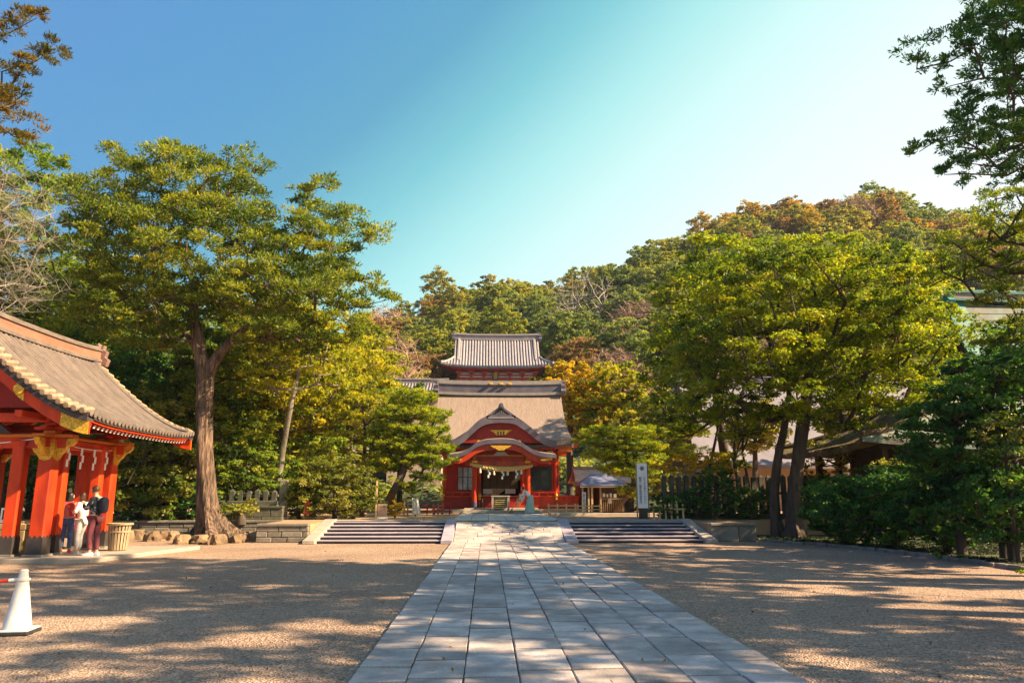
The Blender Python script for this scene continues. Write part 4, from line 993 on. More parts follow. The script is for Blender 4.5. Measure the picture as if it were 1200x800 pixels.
# raised deck skirt: boards and posts, railing with caps
MB().box(HX(520, 42.7), HX(565, 42.7), 42.72, 43.2, TH+.2, ZF-.05).build('deck_skirt', VERM_D, hall)  # left skirt in the deeper red: porch shade painted in
MB().box(HX(610, 42.7), HX(678, 42.7), 42.72, 43.2, TH+.2, ZF-.05).build('deck_skirt', VERM, hall)
MB().box(HX(519, 42.6), HX(679, 42.6), 42.55, 43.25, ZF-.05, ZF+.02).build('deck_edge', VERM, hall, bevel=.01)
MB().box(HX(655, 42.6), HX(679, 42.6), 43.25, 49, ZF-.05, ZF+.02).build('deck_edge', VERM, hall)
for xa, xb in ((520, 562), (612, 652)):
    for py in (576.5,): MB().box(HX(xa, 42.6), HX(xb, 42.6), 42.58, 42.64, zz(py, 42.6)-.03, zz(py, 42.6)+.03).build('railing', VERM, hall)
    n = 4
    for i in range(n+1):
        x = HX(xa, 42.6)+(HX(xb, 42.6)-HX(xa, 42.6))*i/n; MB().box(x-.03, x+.03, 42.58, 42.64, ZF+.02, zz(577, 42.6)).build('baluster', VERM, hall)
for px in (519, 562, 609.5, 652): 
    x = HX(px, 42.5); MB().lathe([(.07, 0), (.09, .04), (.09, .08), (.05, .13), (.10, .20), (.105, .27), (.05, .36), (.0, .40)], (x, 42.5, ZF-.22), 12).build('railing_cap', GOLD, hall, smooth=True)
    MB().box(x-.05, x+.05, 42.45, 42.55, TH+.2, ZF-.221).build('newel', VERM, hall)
# central wooden stair
for i in range(4): MB().box(HX(566, 42.2), HX(606, 42.2), 42.0+i*.2, 42.21+i*.2, TH+.30, TH+.30+(ZF-TH-.30)*(i+1)/4-.002*i).build('stair_tread', VERM_D, hall)
# long red skirt wing at right with tiled coping behind
MB().box(HX(655, 44.5), HX(682, 44.5), 44.9, 45.1, TH, zz(580, 45)).build('wing_wall', VERM, hall)

# shimenawa across the porch
r0 = at(551, 543.5, 40.85); r1 = at(624, 545.5, 40.85)
MB().box(HX(655, 42.8), HX(677, 42.8), 42.5, 43.1, zz(524, 42.8), zz(519.5, 42.8)).build('eave_bracket', VERM, hall); MB().box(HX(656, 42.8), HX(671, 42.8), 42.55, 43.1, zz(529, 42.8), zz(524.2, 42.8)).build('eave_bracket', ORNG, hall); MB().box(HX(654, 42.8), HX(664, 42.8), 42.6, 43.1, zz(534, 42.8), zz(529.2, 42.8)).build('eave_bracket', VERM, hall)
for i in range(5):
    x = HX(657.5+i*3.6, 42.5); MB().box(x-.05, x+.05, 42.44, 42.499, zz(523.5, 42.5), zz(521, 42.5)).build('gilt_fitting', GOLD, hall)
rp = empty('twisted_rope', at(587, 549, 41.0), 'thick twisted straw rope with seven hanging papers across the hall porch', 'rope')
for ph in (0, 2.09, 4.19):
    pts = []; rr = []
    for i in range(61):
        t = i/60; p = r0.lerp(r1, t)-Vector((0, 0, .27*4*t*(1-t)*.8)); th = .06+.06*math.sin(PI*t); a_ = ph+t*44
        pts.append(p+Vector((0, math.cos(a_)*th*.6, math.sin(a_)*th*.6))); rr.append(th*.75)
    MB().tube(pts, rr, 6).build('rope_strand', ROPE, rp, smooth=True)
for i in range(7):
    t = .17+.66*i/6+(.015 if i % 2 else -.01); p = r0.lerp(r1, t)-Vector((0, .08, .27*4*t*(1-t)*.8+.08)); mb = MB()
    if i % 2: shide(mb, p, 1.9, 'x')
    else: mb.lathe([(.02, 0), (.05, -.08), (.07, -.26)], p, 8)
    mb.build('paper_streamer' if i % 2 else 'rope_tassel', PAPER if i % 2 else mat('pale_tassel', (.75,.66,.5), .8), rp)

# offering box on its stand
ob = empty('offering_box', (XC+.1, 40.6, TH+.1), 'pale carved offering table in front of the hall steps', 'offering box')
xa, xb, za, zb_ = HX(575.5, 40.6), HX(597.5, 40.6), TH+.20, zz(580.5, 40.6)
MB().box(xa, xb, 40.35, 40.9, zb_-.07, zb_).build('top', STONE_L, ob, bevel=.01)
for x in (xa+.08, xb-.08):
    for y in (40.4, 40.8):
        mb = MB(); mb.prism([(x-.07, za), (x+.07, za), (x+.04, za+.2), (x+.06, za+.4), (x+.05, zb_-.072), (x-.05, zb_-.072), (x-.06, za+.4), (x-.04, za+.2)], y-.04, y+.04, 'y'); mb.build('leg', STONE_L, ob)
MB().box(xa+.16, xb-.16, 40.42, 40.85, za+.12, zb_-.072).build('box_body', mat('box_wood', (.16,.14,.06), .6, .3, 8), ob, bevel=.01)
for k in range(5):
    z = za+.18+k*.11
    MB().box(xa+.22, xb-.22, 40.40, 40.419, z, z+.035).build('slat', mat('old_gilt', (.45,.30,.10), .5, .3, 8), ob)

# ------------------------------------------------------------------ gate tower far behind
YR = 94; gx = 1.2
gate = empty('gate_tower', (gx, 92, hill_z(gx, 88)), 'red two-storey gate with striped tiled roof rising behind the hall', 'gate')
zg = lambda py, Y: at(580, py, Y).z
gmn = lambda u, v, z: (gx+u, YR+v, z)
rg = Roof(gmn, 5.35, 6.9, 5.0, zg(398, YR), zg(429.5, YR-5), p=1.35, up=.45, kink=.62)
rg.slopes('roof_slope', LEAD, gate, th=.15); rg.hips('roof_hip', LEAD, gate, th=.15)
TG = mat('pale_round_tile', (.33,.29,.29), .5, .15, 2, objvar=.12)
rg.rows('tile_row', TG, gate, 38, rad=.115, sides=(-1,), seg=8); rg.hip_rows('tile_row', TG, gate, 18, rad=.10)
ridge(gate, gmn, -5.55, 5.55, rg.zr-.1, zg(391.5, YR)-rg.zr+.1, .6, LEAD, LEAD_L, lift=.12)
for e in (-1, 1):
    finial(gate, Vector((gx+e*5.6, YR, rg.zr+.3)), .9, LEAD, 'x', thick=.4)
    MB().tube([rg.mp(e*(5.35-.5), -5.0*t, rg.z(t, 0)+.18) for t in [0, .15, .3, .45, .6, .7]], .20, 6).build('descending_ridge', LEAD_L, gate)
    MB().tube([rg.mp(e*rg.half(t), -5.0*t, rg.z(t, 1)+.12) for t in [.60, .7, .8, .9, 1.0]], .17, 6).build('corner_ridge', LEAD_L, gate)
    MB().tube([rg.mp(e*rg.half(t), 5.0*t, rg.z(t, 1)+.12) for t in [.62, .7, .8, .9, 1.0]], .17, 6).build('corner_ridge', LEAD_L, gate)
    MB().prism([(YR+(-1+i/6)*5*.62, rg.z(abs(-1+i/6)*.62)-.1) for i in range(13)], gx+e*5.0-.05, gx+e*5.0+.05, 'x').build('gable_panel', WHITE, gate)
g_ = [[gmn(k*6.7, -4.9, rg.z(1, k)-.16), gmn(k*6.0, -3.2, rg.z(1, k)*.5+rg.z(.8, 0)*.5-.55)] for k in [-1+i/10 for i in range(21)]]
MB().sheet(g_, .16).build('eave_soffit', VERM_D, gate)
YF = 90.6; hw = 4.75
MB().box(gx-hw, gx+hw, YF+.2, 97.4, zg(470, YF), zg(431, YF)).build('upper_wall', WHITE, gate)
for i in range(7):
    x = gx-hw+2*hw*i/6; MB().box(x-.14, x+.14, YF, YF+.19, zg(470, YF), zg(431, YF)).build('pillar', VERM, gate)
    MB().cbox((x, YF-.25, zg(436.5, YF)), (.75, .5, .22)).build('bracket_block', VERM, gate); MB().cbox((x, YF-.2, zg(439, YF)), (.36, .4, .25)).build('bracket_block', VERM_D, gate)
for py, hh in ((433, .22), (439.5, .14), (443.5, .3), (449, .3)): MB().box(gx-hw-.1, gx+hw+.1, YF-.06, YF+.15, zg(py, YF)-hh/2, zg(py, YF)+hh/2).build('wall_beam', VERM_M, gate)
for i in range(30):
    x = gx-6.2+12.4*i/29; z = zg(431.2, 89.6)+.3*abs((x-gx)/6.4)**4; r_ = MB().box(x-.06, x+.06, 89.4, 90.6, z-.07, z+.07).build('rafter', VERM, gate)
c = at(580.5, 438.5, YF); pq = empty('name_plaque', (c.x, YF-.3, c.z), 'black plaque with two gilt characters under the gate eave', 'plaque')
MB().box(c.x-.36, c.x+.36, YF-.42, YF-.3, c.z-.75, c.z+.75).build('board', BLACKM, pq, bevel=.02)
def text_mesh(name, s_, size, loc, m, parent, wide=None):
    cu = bpy.data.curves.new(name, 'FONT'); cu.body = s_; cu.size = size; cu.align_x = 'CENTER'; cu.align_y = 'CENTER'; cu.extrude = .002; cu.space_line = .92; cu.resolution_u = 3
    o = bpy.data.objects.new(name, cu); C.objects.link(o); bpy.context.view_layer.update()
    me = bpy.data.meshes.new_from_object(o.evaluated_get(bpy.context.evaluated_depsgraph_get())); bpy.data.objects.remove(o)
    me.transform(Matrix.Translation(Vector(loc)-(parent_world(parent).translation if parent else Vector())) @ Matrix.Rotation(PI/2, 4, 'X'))
    me.materials.clear(); return link(name, me, m, parent)
text_mesh('lettering', '八\n幡\n宮', .5, (c.x, YF-.43, c.z), GOLD, pq)
MB().box(gx-hw-.6, gx+hw+.6, 89.9, 98, hill_z(gx, 88)-3, zg(472, YF)).build('lower_storey', VERM_D, gate)

# corridor with dark roof left of the gate tower
YC = 68; cor = empty('corridor_building', (HX(476, YC), YC, hill_z(-7, 68)), 'long low building with dark blue-grey roof half hidden behind the left pine', 'building')
x0, x1 = HX(449, YC), HX(522, YC)
cm = lambda u, v, z: ((x0+x1)/2+u, YC+v, z)
zc = lambda py, Y: at(480, py, Y).z
rc = Roof(cm, (x1-x0)/2, (x1-x0)/2+.3, 3.2, zc(448.5, YC), zc(461.5, YC-3.2), p=1.3, up=.15)
rc.slopes('roof_slope', LEAD, cor, th=.2); rc.rows('tile_row', LEAD_L, cor, 22, rad=.07, sides=(-1,), seg=6)
ridge(cor, cm, -(x1-x0)/2-.1, (x1-x0)/2+.1, rc.zr-.05, .45, .4, LEAD, LEAD_L, lift=.05)
MB().box(x0+.5, x1-.3, YC-2.2, YC+2.4, 0, zc(462, YC-3)).build('wall', mat('buff_wall', (.42,.30,.22), .8), cor)

# small office at right of the hall
YO = 41.5; zo = lambda py, Y: at(700, py, Y).z
off = empty('shrine_office', (HX(705, YO), YO, TH), 'small dark timber office with low slate-blue hipped roof right of the hall', 'building')
ox0, ox1 = HX(679, YO), HX(735, YO)
om = lambda u, v, z: ((ox0+ox1)/2+u, YO+1.4+v, z)
ro = Roof(om, .5, (ox1-ox0)/2, 1.7, zo(555, YO+1.4), zo(568, YO-.3), p=1.1, up=.03, kink=.02)
SL = mat('slate_blue_roof', (.17,.17,.25), .5, .12, 3, bump=.003)
ro.slopes('roof_slope', SL, off, th=.06); ro.hips('roof_hip', SL, off, th=.06)
MB().box(ox0+.02, ox1-.02, YO-.28, YO-.22, zo(571, YO), zo(568.8, YO)).build('fascia', STONE_L, off)
MB().box(HX(704, YO+.4), ox1-.1, YO+.3, YO+3, TH, zo(570, YO)).build('wall', WOOD_D, off)
for px in (683, 690, 694, 704): MB().box(HX(px, YO)-.05, HX(px, YO)+.05, YO-.05, YO+.05, TH, zo(570, YO)).build('post', WOOD_L if px == 694 else WOOD, off)
for i in range(12):
    x = HX(706, YO)+(ox1-.2-HX(706, YO))*i/11; MB().box(x-.012, x+.012, YO+.26, YO+.298, TH+.1, TH+.75).build('lattice_bar', WOOD, off)
MB().box(HX(705, YO), ox1-.15, YO+.2, YO+.299, TH+.76, TH+.82).build('counter', WOOD, off)
for px, py, w, h_ in ((709, 580, .14, .2), (713, 580.5, .1, .18), (717, 580, .12, .2), (722, 580.5, .16, .2), (716, 587, .2, .2)):
    MB().cbox((HX(px, YO), YO+.28, zo(py, YO)), (w, .02, h_)).build('notice_paper', PAPER, off)
YB = 46.5; ro2 = empty('rear_storehouse', (HX(706, YB), YB, TH), 'pale-roofed low building behind the small office', 'building')
bm_ = lambda u, v, z: (HX(708, YB)+u, YB+v, z)
rb_ = Roof(bm_, 1.9, 2.0, 2.0, zo(549, YB), zo(564, YB-2), p=1.2, up=.05); rb_.slopes('roof_slope', mat('sunlit_buff_roof', (.48,.36,.26), .8, .15, 3), ro2, th=.1)
ridge(ro2, bm_, -1.95, 1.95, rb_.zr-.03, .16, .25, STONE_L, STONE_L, lift=.02); MB().box(HX(708, YB)-1.6, HX(708, YB)+1.6, YB-1.3, YB+1.5, TH, zo(564, YB)).build('wall', WOOD_D, ro2)
# hedge-high dark tiled wall between hall and office
tw = empty('tiled_wall', (HX(672, 48), 48, TH), 'low wall with blue-grey tile coping between the hall and the office', 'wall')
MB().box(HX(655, 48), HX(690, 48), 47.9, 48.1, TH, zo(584, 48)).build('wall_panel', WHITE, tw)
n = 12
for i in range(n):
    x = HX(655, 48)+(HX(690, 48)-HX(655, 48))*(i+.5)/n; MB().tube([(x, 47.7, zo(583, 48)), (x, 48, zo(580.5, 48)), (x, 48.3, zo(583, 48))], .065, 6).build('coping_tile', SL, tw)

# ------------------------------------------------------------------ right hall with green copper gable
YH = 31; RXc = 27.2
rhall = empty('copper_roof_hall', (RXc, YH, 0), 'large dark hall with green copper gable and sweeping eave behind the right trees', 'building')
zr_ = at(1115, 353, YH).z; ze_ = at(1005, 523, 27.4).z
hm = lambda u, v, z: (RXc+u, YH+v, z)
url = RXc-HX(1113, YH, 350); ue = RXc-HX(1005, 27.2, 523)
rr_ = Roof(hm, url, ue, 4.2, zr_, ze_, p=1.45, up=.35, kink=.40)
RT = mat('brown_tiled_roof', (.10,.065,.04), .8, .25, 3, bump=.01, dirt=(.26,.24,.08), dirt_amt=.5, dirt_scale=2)
rr_.slopes('roof_slope', COPPER_L, rhall, th=.2, nu=40, nv=16); rr_.hips('roof_hip', RT, rhall, th=.2)
rr_.hip_rows('roof_batten', RT, rhall, 26, rad=.05)
for i in range(26):
    t = .03+i*.037
    if t < .95: MB().tube([rr_.pt(-1, t, -1+2*j/20, .01) for j in range(21)], .018, 4).build('roof_seam', COPPER_L, rhall)
ridge(rhall, hm, -url-.1, url, zr_-.1, at(1115, 345, YH).z-zr_+.2, .5, mat('ridge_timber_copper', (.25,.19,.17), .6, .15, 3), COPPER, lift=.1)
MB().tube([hm(-url-.75, 0, zr_+.62), hm(-url, 0, zr_+.45), hm(-url+3, 0, zr_+.42)], [.05, .09, .09], 8).build('ridge_horn', COPPER, rhall)
# copper verge in separate plates
for e in (-1,):
    for i in range(11):
        ta, tb = i/11*.42, (i+.92)/11*.42
        g_ = [[hm(e*(url+du), -4.2*t, rr_.z(t)+.10-.05*abs(du-.1)) for t in (ta, (ta+tb)/2, tb)] for du in (-.55, -.25, .1, .3)]
        MB().sheet(g_, .10).build('verge_plate', COPPER, rhall)
        g_ = [[hm(e*(url+du), 4.2*t, rr_.z(t)+.10-.05*abs(du-.1)) for t in (ta, (ta+tb)/2, tb)] for du in (-.55, -.25, .1, .3)]
        MB().sheet(g_, .10).build('verge_plate', COPPER, rhall)
    g_ = [[hm(e*(url+.2), (-1+i/8)*4.2*.42, rr_.z(abs(-1+i/8)*.42)-.05), hm(e*(url+.08), (-1+i/8)*4.2*.42, rr_.z(abs(-1+i/8)*.42)-.05)] for i in range(17)]
    MB().sheet(g_, .42).build('bargeboard', COPPER, rhall)
    MB().prism([(YH+(-1+i/6)*4.2*.4, rr_.z(abs(-1+i/6)*.4)-.1) for i in range(13)], RXc+e*(url-.5)-.04, RXc+e*(url-.5)+.04, 'x').build('gable_panel', WOOD_D, rhall)
    MB().tube([hm(e*rr_.half(t), -4.2*t, rr_.z(t, 1)+.08) for t in [.4, .5, .6, .7, .8, .9, 1.0]], .11, 6).build('corner_ridge', RT, rhall)
    MB().tube([hm(e*rr_.half(t), 4.2*t, rr_.z(t, 1)+.08) for t in [.4, .5, .6, .7, .8, .9, 1.0]], .11, 6).build('corner_ridge', RT, rhall)
finial(rhall, Vector((RXc-url-.12, YH, zr_+.12)), .6, COPPER, 'x', thick=.5)
wx = RXc-ue+1.5
MB().box(wx+1.2, RXc+8, 28.9, 33.4, 0, ze_+.35).build('wall', WOOD_D, rhall)
for x in (wx, wx+2.2, wx+4.4, wx+7, wx+9.6):
    for y in (28.2, 33.9): MB().box(x-.12, x+.12, y-.12, y+.12, 0, ze_+.15).build('post', WOOD_D, rhall)
MB().box(wx-.2, RXc+8, 28.1, 28.3, ze_-.02, ze_+.22).build('head_beam', WOOD_D, rhall); MB().box(wx-.1, wx+.1, 28.3, 33.9, ze_-.02, ze_+.2).build('head_beam', WOOD_D, rhall)

# big pale-roofed hall seen between the trunks at right
YQ = 52; qh = empty('pale_roof_hall', (HX(930, YQ), YQ, TH), 'wide building with pale grey roof glimpsed between the trees at right', 'building')
zq = lambda py, Y: at(930, py, Y).z
qm = lambda u, v, z: (HX(945, YQ)+u, YQ+v, z)
rq = Roof(qm, 8.6, 9.2, 5.5, zq(448, YQ), zq(545, YQ-5.5), p=1.3, up=.3); PQ = mat('pale_copper_sheet', (.22,.19,.21), .6, .1, 1, bump=.004)
rq.slopes('roof_slope', PQ, qh, th=.2); ridge(qh, qm, -8.7, 8.7, rq.zr-.1, .6, .5, LEAD, LEAD_L)
MB().box(HX(945, YQ)-7.6, HX(945, YQ)+7.6, YQ-4, YQ+4, 0, zq(546, YQ-5)).build('wall', mat('buff_wall', (.42,.30,.22), .8), qh)
# ------------------------------------------------------------------ vegetation
def tp(*a): return [at(px, py, Y) for px, py, Y in a]
# the big tree beside the pavilion
YT = TB.y
bt = [Vector((TB.x, TB.y, .1)), at(243, 590, YT), at(240, 540, YT), at(239, 480, YT), at(240, 440, YT), at(234, 408, YT-.1), at(228, 370, YT-.2), at(226, 330, YT-.2)]
blobs = [pb(240,305,YT,112,62,4.0), pb(150,295,YT,60,58,3.0), pb(225,222,YT,66,44,2.6), pb(355,305,YT,62,46,2.8), pb(398,340,YT,50,24,1.8), pb(130,240,YT,42,34,2.2), pb(400,385,YT,44,18,1.6), pb(320,392,YT-1,40,12,1.6), pb(165,398,YT-.5,44,12,1.6), pb(375,215,YT,12,14,.7), pb(445,272,YT,10,5,.5), pb(455,348,YT,12,5,.5), pb(405,262,YT,22,10,1.0),
         pb(315,350,YT-.5,90,34,3.0), pb(160,358,YT-.5,75,42,2.8), pb(160,196,YT,34,17,1.3), pb(215,192,YT,28,17,1.2), pb(285,195,YT,24,18,1.2), pb(372,240,YT,24,24,1.3), pb(412,285,YT,26,12,.9), pb(435,352,YT,26,8,.8),
         pb(285,240,YT,36,34,2.2), pb(345,385,YT,55,28,2.0)]
tree('big_juniper_tree', 'tall old tree with reddish fluted trunk and spreading crown beside the pavilion', 'tree', bt, [.50,.37,.32,.30,.32,.22,.18,.12], blobs, F_BIG, BARK, spacing=.84, crad=.72, per=440, L=.15, Wd=.05,
     style='spray', flat=.5, sub=11, start=.62, tip=.016, flute=.13, flare=.75, n=36, subr=.42, step=.7, tintv=.3, forks=[([at(241, 450, YT), at(252, 422, YT-.1), at(272, 397, YT-.3), at(292, 378, YT-.3), at(305, 350, YT-.2)], [.22,.22,.19,.16,.09]), ([at(236, 420, YT), at(222, 395, YT+.3), at(200, 375, YT+.5), at(178, 350, YT+.6)], [.16,.15,.12,.07])])
# second stem of the fork: heavy limb to the right
# trees behind at far left
tree('conifer_tree', 'dense bright green conifer rising behind the pavilion roof', 'tree', [at(-10,640,31), at(-8,480,31), at(-5,330,31), at(0,200,31)], [.5,.42,.3,.12],
     [pb(25,215,31,48,55,2.4), pb(10,300,31,70,60,3), pb(30,375,31,65,60,3), pb(-50,300,31,70,120,3), pb(10,440,31,90,60,3)], F_BRIGHT, BARK_D, spacing=1.15, crad=.85, per=520, L=.17, Wd=.065, style='spray', sub=9, flat=.7)
tree('cedar_tree', 'cedar with drooping rusty sprays at the top left corner', 'tree', [(-14.2, 13.5, 0), (-14.0, 13.6, 4), (-13.8, 13.7, 9), (-13.6, 13.8, 14)], [.4,.34,.25,.1],
     [pb(22,22,14,44,26,1.0), pb(12,62,14,40,26,1.0), pb(50,42,14,20,10,.5), pb(6,132,14,34,20,1.0), pb(30,128,14,8,10,.4), pb(-90,-60,14,90,130,1.6), pb(-60,100,14,50,60,1.3)], F_CEDAR, BARK_D, spacing=.62, crad=.42, per=430, L=.105, Wd=.022, style='spray', sub=6, flat=.8, tip=.01)
def bare_tree(name, label, pts, rads, ends_blobs, m, spacing=.8, tip=.008, group=None, droop=0, ntw=3, L=.8, start=.3):
    base = Vector(pts[0]); root = empty(name, base, label, 'tree', group); mb = MB(); P, Q = trunk_mesh(mb, pts, rads, n=10, flute=.05, seed=R.uniform(0, 6))
    cl = sample_blobs(ends_blobs, spacing, .25); limbs(mb, P, Q, cl, rad_tip=tip, start=start, step=.6, jit=.14); mb.build('trunk', m, root)
    tw = MB()
    for c_ in cl:
        for k in range(ntw):
            d_ = Vector((R.gauss(0, 1), R.gauss(0, 1), R.gauss(.5, .7)-droop)).normalized()*L*R.uniform(.5, 1.2); p = Vector(c_); q = p+d_*.5+Vector((R.uniform(-.1, .1), R.uniform(-.1,.1), R.uniform(0, .1)))*L
            tw.tube([p, q, p+d_], [tip*.8, tip*.6, tip*.3], 3, caps=False)
            for j in range(2): tw.tube([q, q+Vector((R.gauss(0, 1), R.gauss(0, 1), R.gauss(.3, .8)-droop)).normalized()*L*.45], [tip*.5, tip*.3], 3, caps=False)
    tag(tw.build('twigs', m, root), kind='stuff'); return root
bare_tree('bare_tree', 'bare pale branches arching in front of the conifer at the left edge', [(-18.6, 24, 0), at(-110, 470, 24), at(-90, 360, 24), at(-60, 280, 24)], [.22,.18,.14,.08],
          [pb(15,250,24,48,55,1.6), pb(10,330,24,55,40,1.6), pb(-40,270,24,50,70,1.8)], TWIG, spacing=.62, tip=.007, L=1.0, ntw=6)
# dark wall of evergreens behind the big tree
wall = [
 ('evergreen_tree', 'dark evergreen filling the gap behind the pavilion roof and big tree', 120, 470, 33, 85, 80, F_DARK, 620, 3.2),
 ('evergreen_tree', 'glossy camellia-like evergreen with sunlit leaves right of the pavilion', 170, 535, 31, 62, 70, F_SHRUB, 612, 2.0),
 ('evergreen_tree', 'tall evergreen with yellowing top behind the crown of the big tree', 330, 440, 36, 85, 80, F_YG, 610, 3.4),
 ('evergreen_tree', 'olive evergreen between the big trunk and the yellow-green trees', 250, 480, 33, 60, 85, F_BIG, 615, 2.8),
 ('evergreen_tree', 'feathery yellow-green tree behind the layered garden tree', 405, 450, 42, 52, 60, F_YG, 605, 3),
 ('evergreen_tree', 'dim green tree standing at far left under the conifer', 60, 440, 35, 70, 90, F_BIG, 620, 3),
 ('broadleaf_shrub', 'bright light green shrub right of the big trunk above the stone fence', 290, 552, 32.4, 44, 42, F_BRIGHT, 600, 1.5),
 ('broadleaf_shrub', 'large rounded clipped bush left of the thin notice post', 392, 573, 32.6, 52, 36, F_SHRUB, 606, 1.7),
 ('broadleaf_shrub', 'smaller olive bush at the left foot of the rounded clipped bush', 350, 575, 33, 22, 30, F_BRIGHT, 605, 1.0),
 ('evergreen_tree', 'shaded green tree behind the notice post and left pine', 440, 500, 46, 34, 45, F_BIG, 600, 2.2),
]
for nm, lab, px, py, Y, rx, ry, lm, pyb, rd in wall:
    b0 = at(px, pyb, Y); b0.z = TH if Y > 28.3 else 0.0
    k = 1/885*Y; big = ry > 50
    bl_ = [pb(px, py, Y, rx, ry, rd), pb(px-rx*.45, py+ry*.35, Y-.4, rx*.6, ry*.55, rd*.7), pb(px+rx*.5, py+ry*.3, Y-.3, rx*.55, ry*.55, rd*.7), pb(px+rx*.1, py-ry*.6, Y, rx*.6, ry*.5, rd*.7)]
    small = nm == 'broadleaf_shrub'
    tree(nm, lab, 'shrub' if small else 'tree', [b0, b0.lerp(at(px, py, Y), .5), at(px, py, Y), at(px, py-ry*.5, Y)], [.10,.08,.06,.04] if small else [.24,.2,.15,.07], bl_, lm, BARK_D,
         spacing=.46 if small else .95, crad=.38 if small else .92, per=230 if small else 330, L=.095 if small else .17, Wd=.062 if small else .10, sub=7, flat=.65, start=.2)
tree('layered_garden_tree', 'garden tree trained in flat yellow-green layers behind the rounded bush', 'tree', [G(424, 606, TH), at(425, 560, 36), at(428, 510, 36), at(424, 462, 36)], [.13,.10,.08,.04],
     [pb(420,470,36,34,9,1.3), pb(395,492,36,26,8,1.1), pb(448,488,36,24,8,1.1), pb(420,512,36,38,8,1.4), pb(385,530,36,24,8,1.0), pb(440,540,36,30,8,1.1)], F_YG, BARK_D, spacing=.5, crad=.38, per=130, L=.10, Wd=.05, style='spray', flat=.4, start=.3)
# light leaning trunk at (330, 500-600) with sparse crown
tree('slender_tree', 'slender tree with pale leaning trunk right of the stone fence', 'tree', [at(320, 606, 32.5), at(325, 570, 32.5), at(331, 530, 32), at(340, 480, 31), at(352, 430, 31)], [.20,.16,.12,.10,.05],
     [pb(350,415,31,48,26,1.8), pb(315,445,31,30,20,1.5), pb(380,440,31,30,20,1.4)], F_YG, BARK_G, spacing=.8, crad=.55, per=130, L=.15, Wd=.08, start=.55)
for i_, (px, py, Y, rx, ry, rd, lm, lab) in enumerate(((35, 560, 33, 45, 55, 2, F_DARK, 'dark evergreen seen between the pavilion pillars'), (150, 580, 31.5, 45, 36, 1.8, F_DARK, 'dark shrub low behind the slatted bin'), (215, 585, 31.8, 40, 34, 1.6, F_DARK, 'dark shrub in the shade just left of the big trunk'),
     (283, 596, 30.0, 15, 9, .5, F_SHRUB, 'small leafy shrub before the block base of the stone picket fence'),
     (300, 520, 37, 60, 60, 2.6, F_BIG, 'olive tree mass right of the big trunk behind the light green shrub'), (365, 500, 40, 50, 60, 2.4, F_BRIGHT, 'green tree behind the slender pale-trunked tree'), (90, 380, 40, 90, 80, 4, F_BIG, 'tall olive tree rising behind the crown of the big tree at left'), (200, 440, 42, 80, 90, 4, F_BRIGHT, 'bright tree showing through the big tree left of its fork'), (310, 400, 46, 70, 60, 4, F_YG, 'yellow-green tree top showing under the right half of the big crown'), (468, 500, 50, 46, 50, 2.5, F_BIG, 'dull green tree filling the space between the left pine and the corridor'), (885, 500, 42, 34, 30, 2, F_YG, 'sunlit yellow-green tree between the huge evergreen trunks and the pale roof'), (1000, 490, 44, 40, 26, 2, F_YG, 'sunlit tree below the right half of the huge evergreen crown'), (430, 430, 56, 42, 42, 3, F_YG, 'yellow-green tree left of the leafless pinkish tree'), (95, 520, 36, 60, 60, 2.4, F_DARK, 'dark evergreen directly behind the right pillars of the pavilion'))):
    b0 = at(px, 606, Y); b0.z = TH
    tree('evergreen_tree' if ry > 40 else 'broadleaf_shrub', lab, 'tree' if ry > 40 else 'shrub', [b0, b0.lerp(at(px, py, Y), .6), at(px, py-ry*.3, Y)], [.2,.14,.06], [pb(px,py,Y,rx,ry,rd), pb(px-rx*.5,py+ry*.3,Y-.4,rx*.5,ry*.6,rd*.6), pb(px+rx*.5,py+ry*.2,Y-.4,rx*.5,ry*.6,rd*.6)], lm, BARK_D, spacing=1.05 if ry > 40 else .6, crad=1.0 if ry > 40 else .55, per=220, L=.21 if ry > 40 else .13, Wd=.12 if ry > 40 else .08, flat=.7, start=.15)
st_ = empty('stone_marker', at(331, 604, 31.7), 'tall weathered stone marker at the right end of the stone fence', 'marker')
c = at(331, 600, 31.7); MB().box(c.x-.17, c.x+.17, 31.6, 31.9, TH-.05, at(331, 562, 31.7).z).build('shaft', STONE, st_, bevel=.03); MB().box(c.x-.3, c.x+.3, 31.45, 32.05, TH-.1, TH+.15).build('foot', STONE, st_, bevel=.03)
bare_tree('bare_tree', 'small bare white-stemmed tree behind the notice post', [G(424, 603, TH)+Vector((.4,3,0)), at(426, 560, 38), at(428, 530, 38)], [.09,.07,.04], [pb(427,520,38,20,22,.7), pb(418,545,38,14,14,.5)], TWIG, spacing=.5, tip=.012, L=.5)
bare_tree('bare_tree', 'leafless pinkish tree with fine round crown left of the gate tower', [(-9.2, 74, hill_z(-9.2, 74)), at(462, 460, 74), at(462, 430, 74)], [.35,.28,.15], [pb(462,422,74,30,25,2.5), pb(478,440,74,22,16,2)], TWIG_R, spacing=1.05, tip=.035, L=1.8, ntw=6)
bare_tree('bare_tree', 'large leafless tree with pale branching limbs on the slope right of the gate tower', [(HX(690, 110), 110, hill_z(HX(690, 110), 110)-1), at(693, 408, 110), at(694, 375, 110)], [.7,.5,.3],
          [pb(682,350,110,34,26,4), pb(706,365,110,22,28,3.5), pb(668,372,110,22,18,3), pb(712,395,110,14,12,2)], TWIG, spacing=2.3, tip=.06, L=3.2, ntw=4)

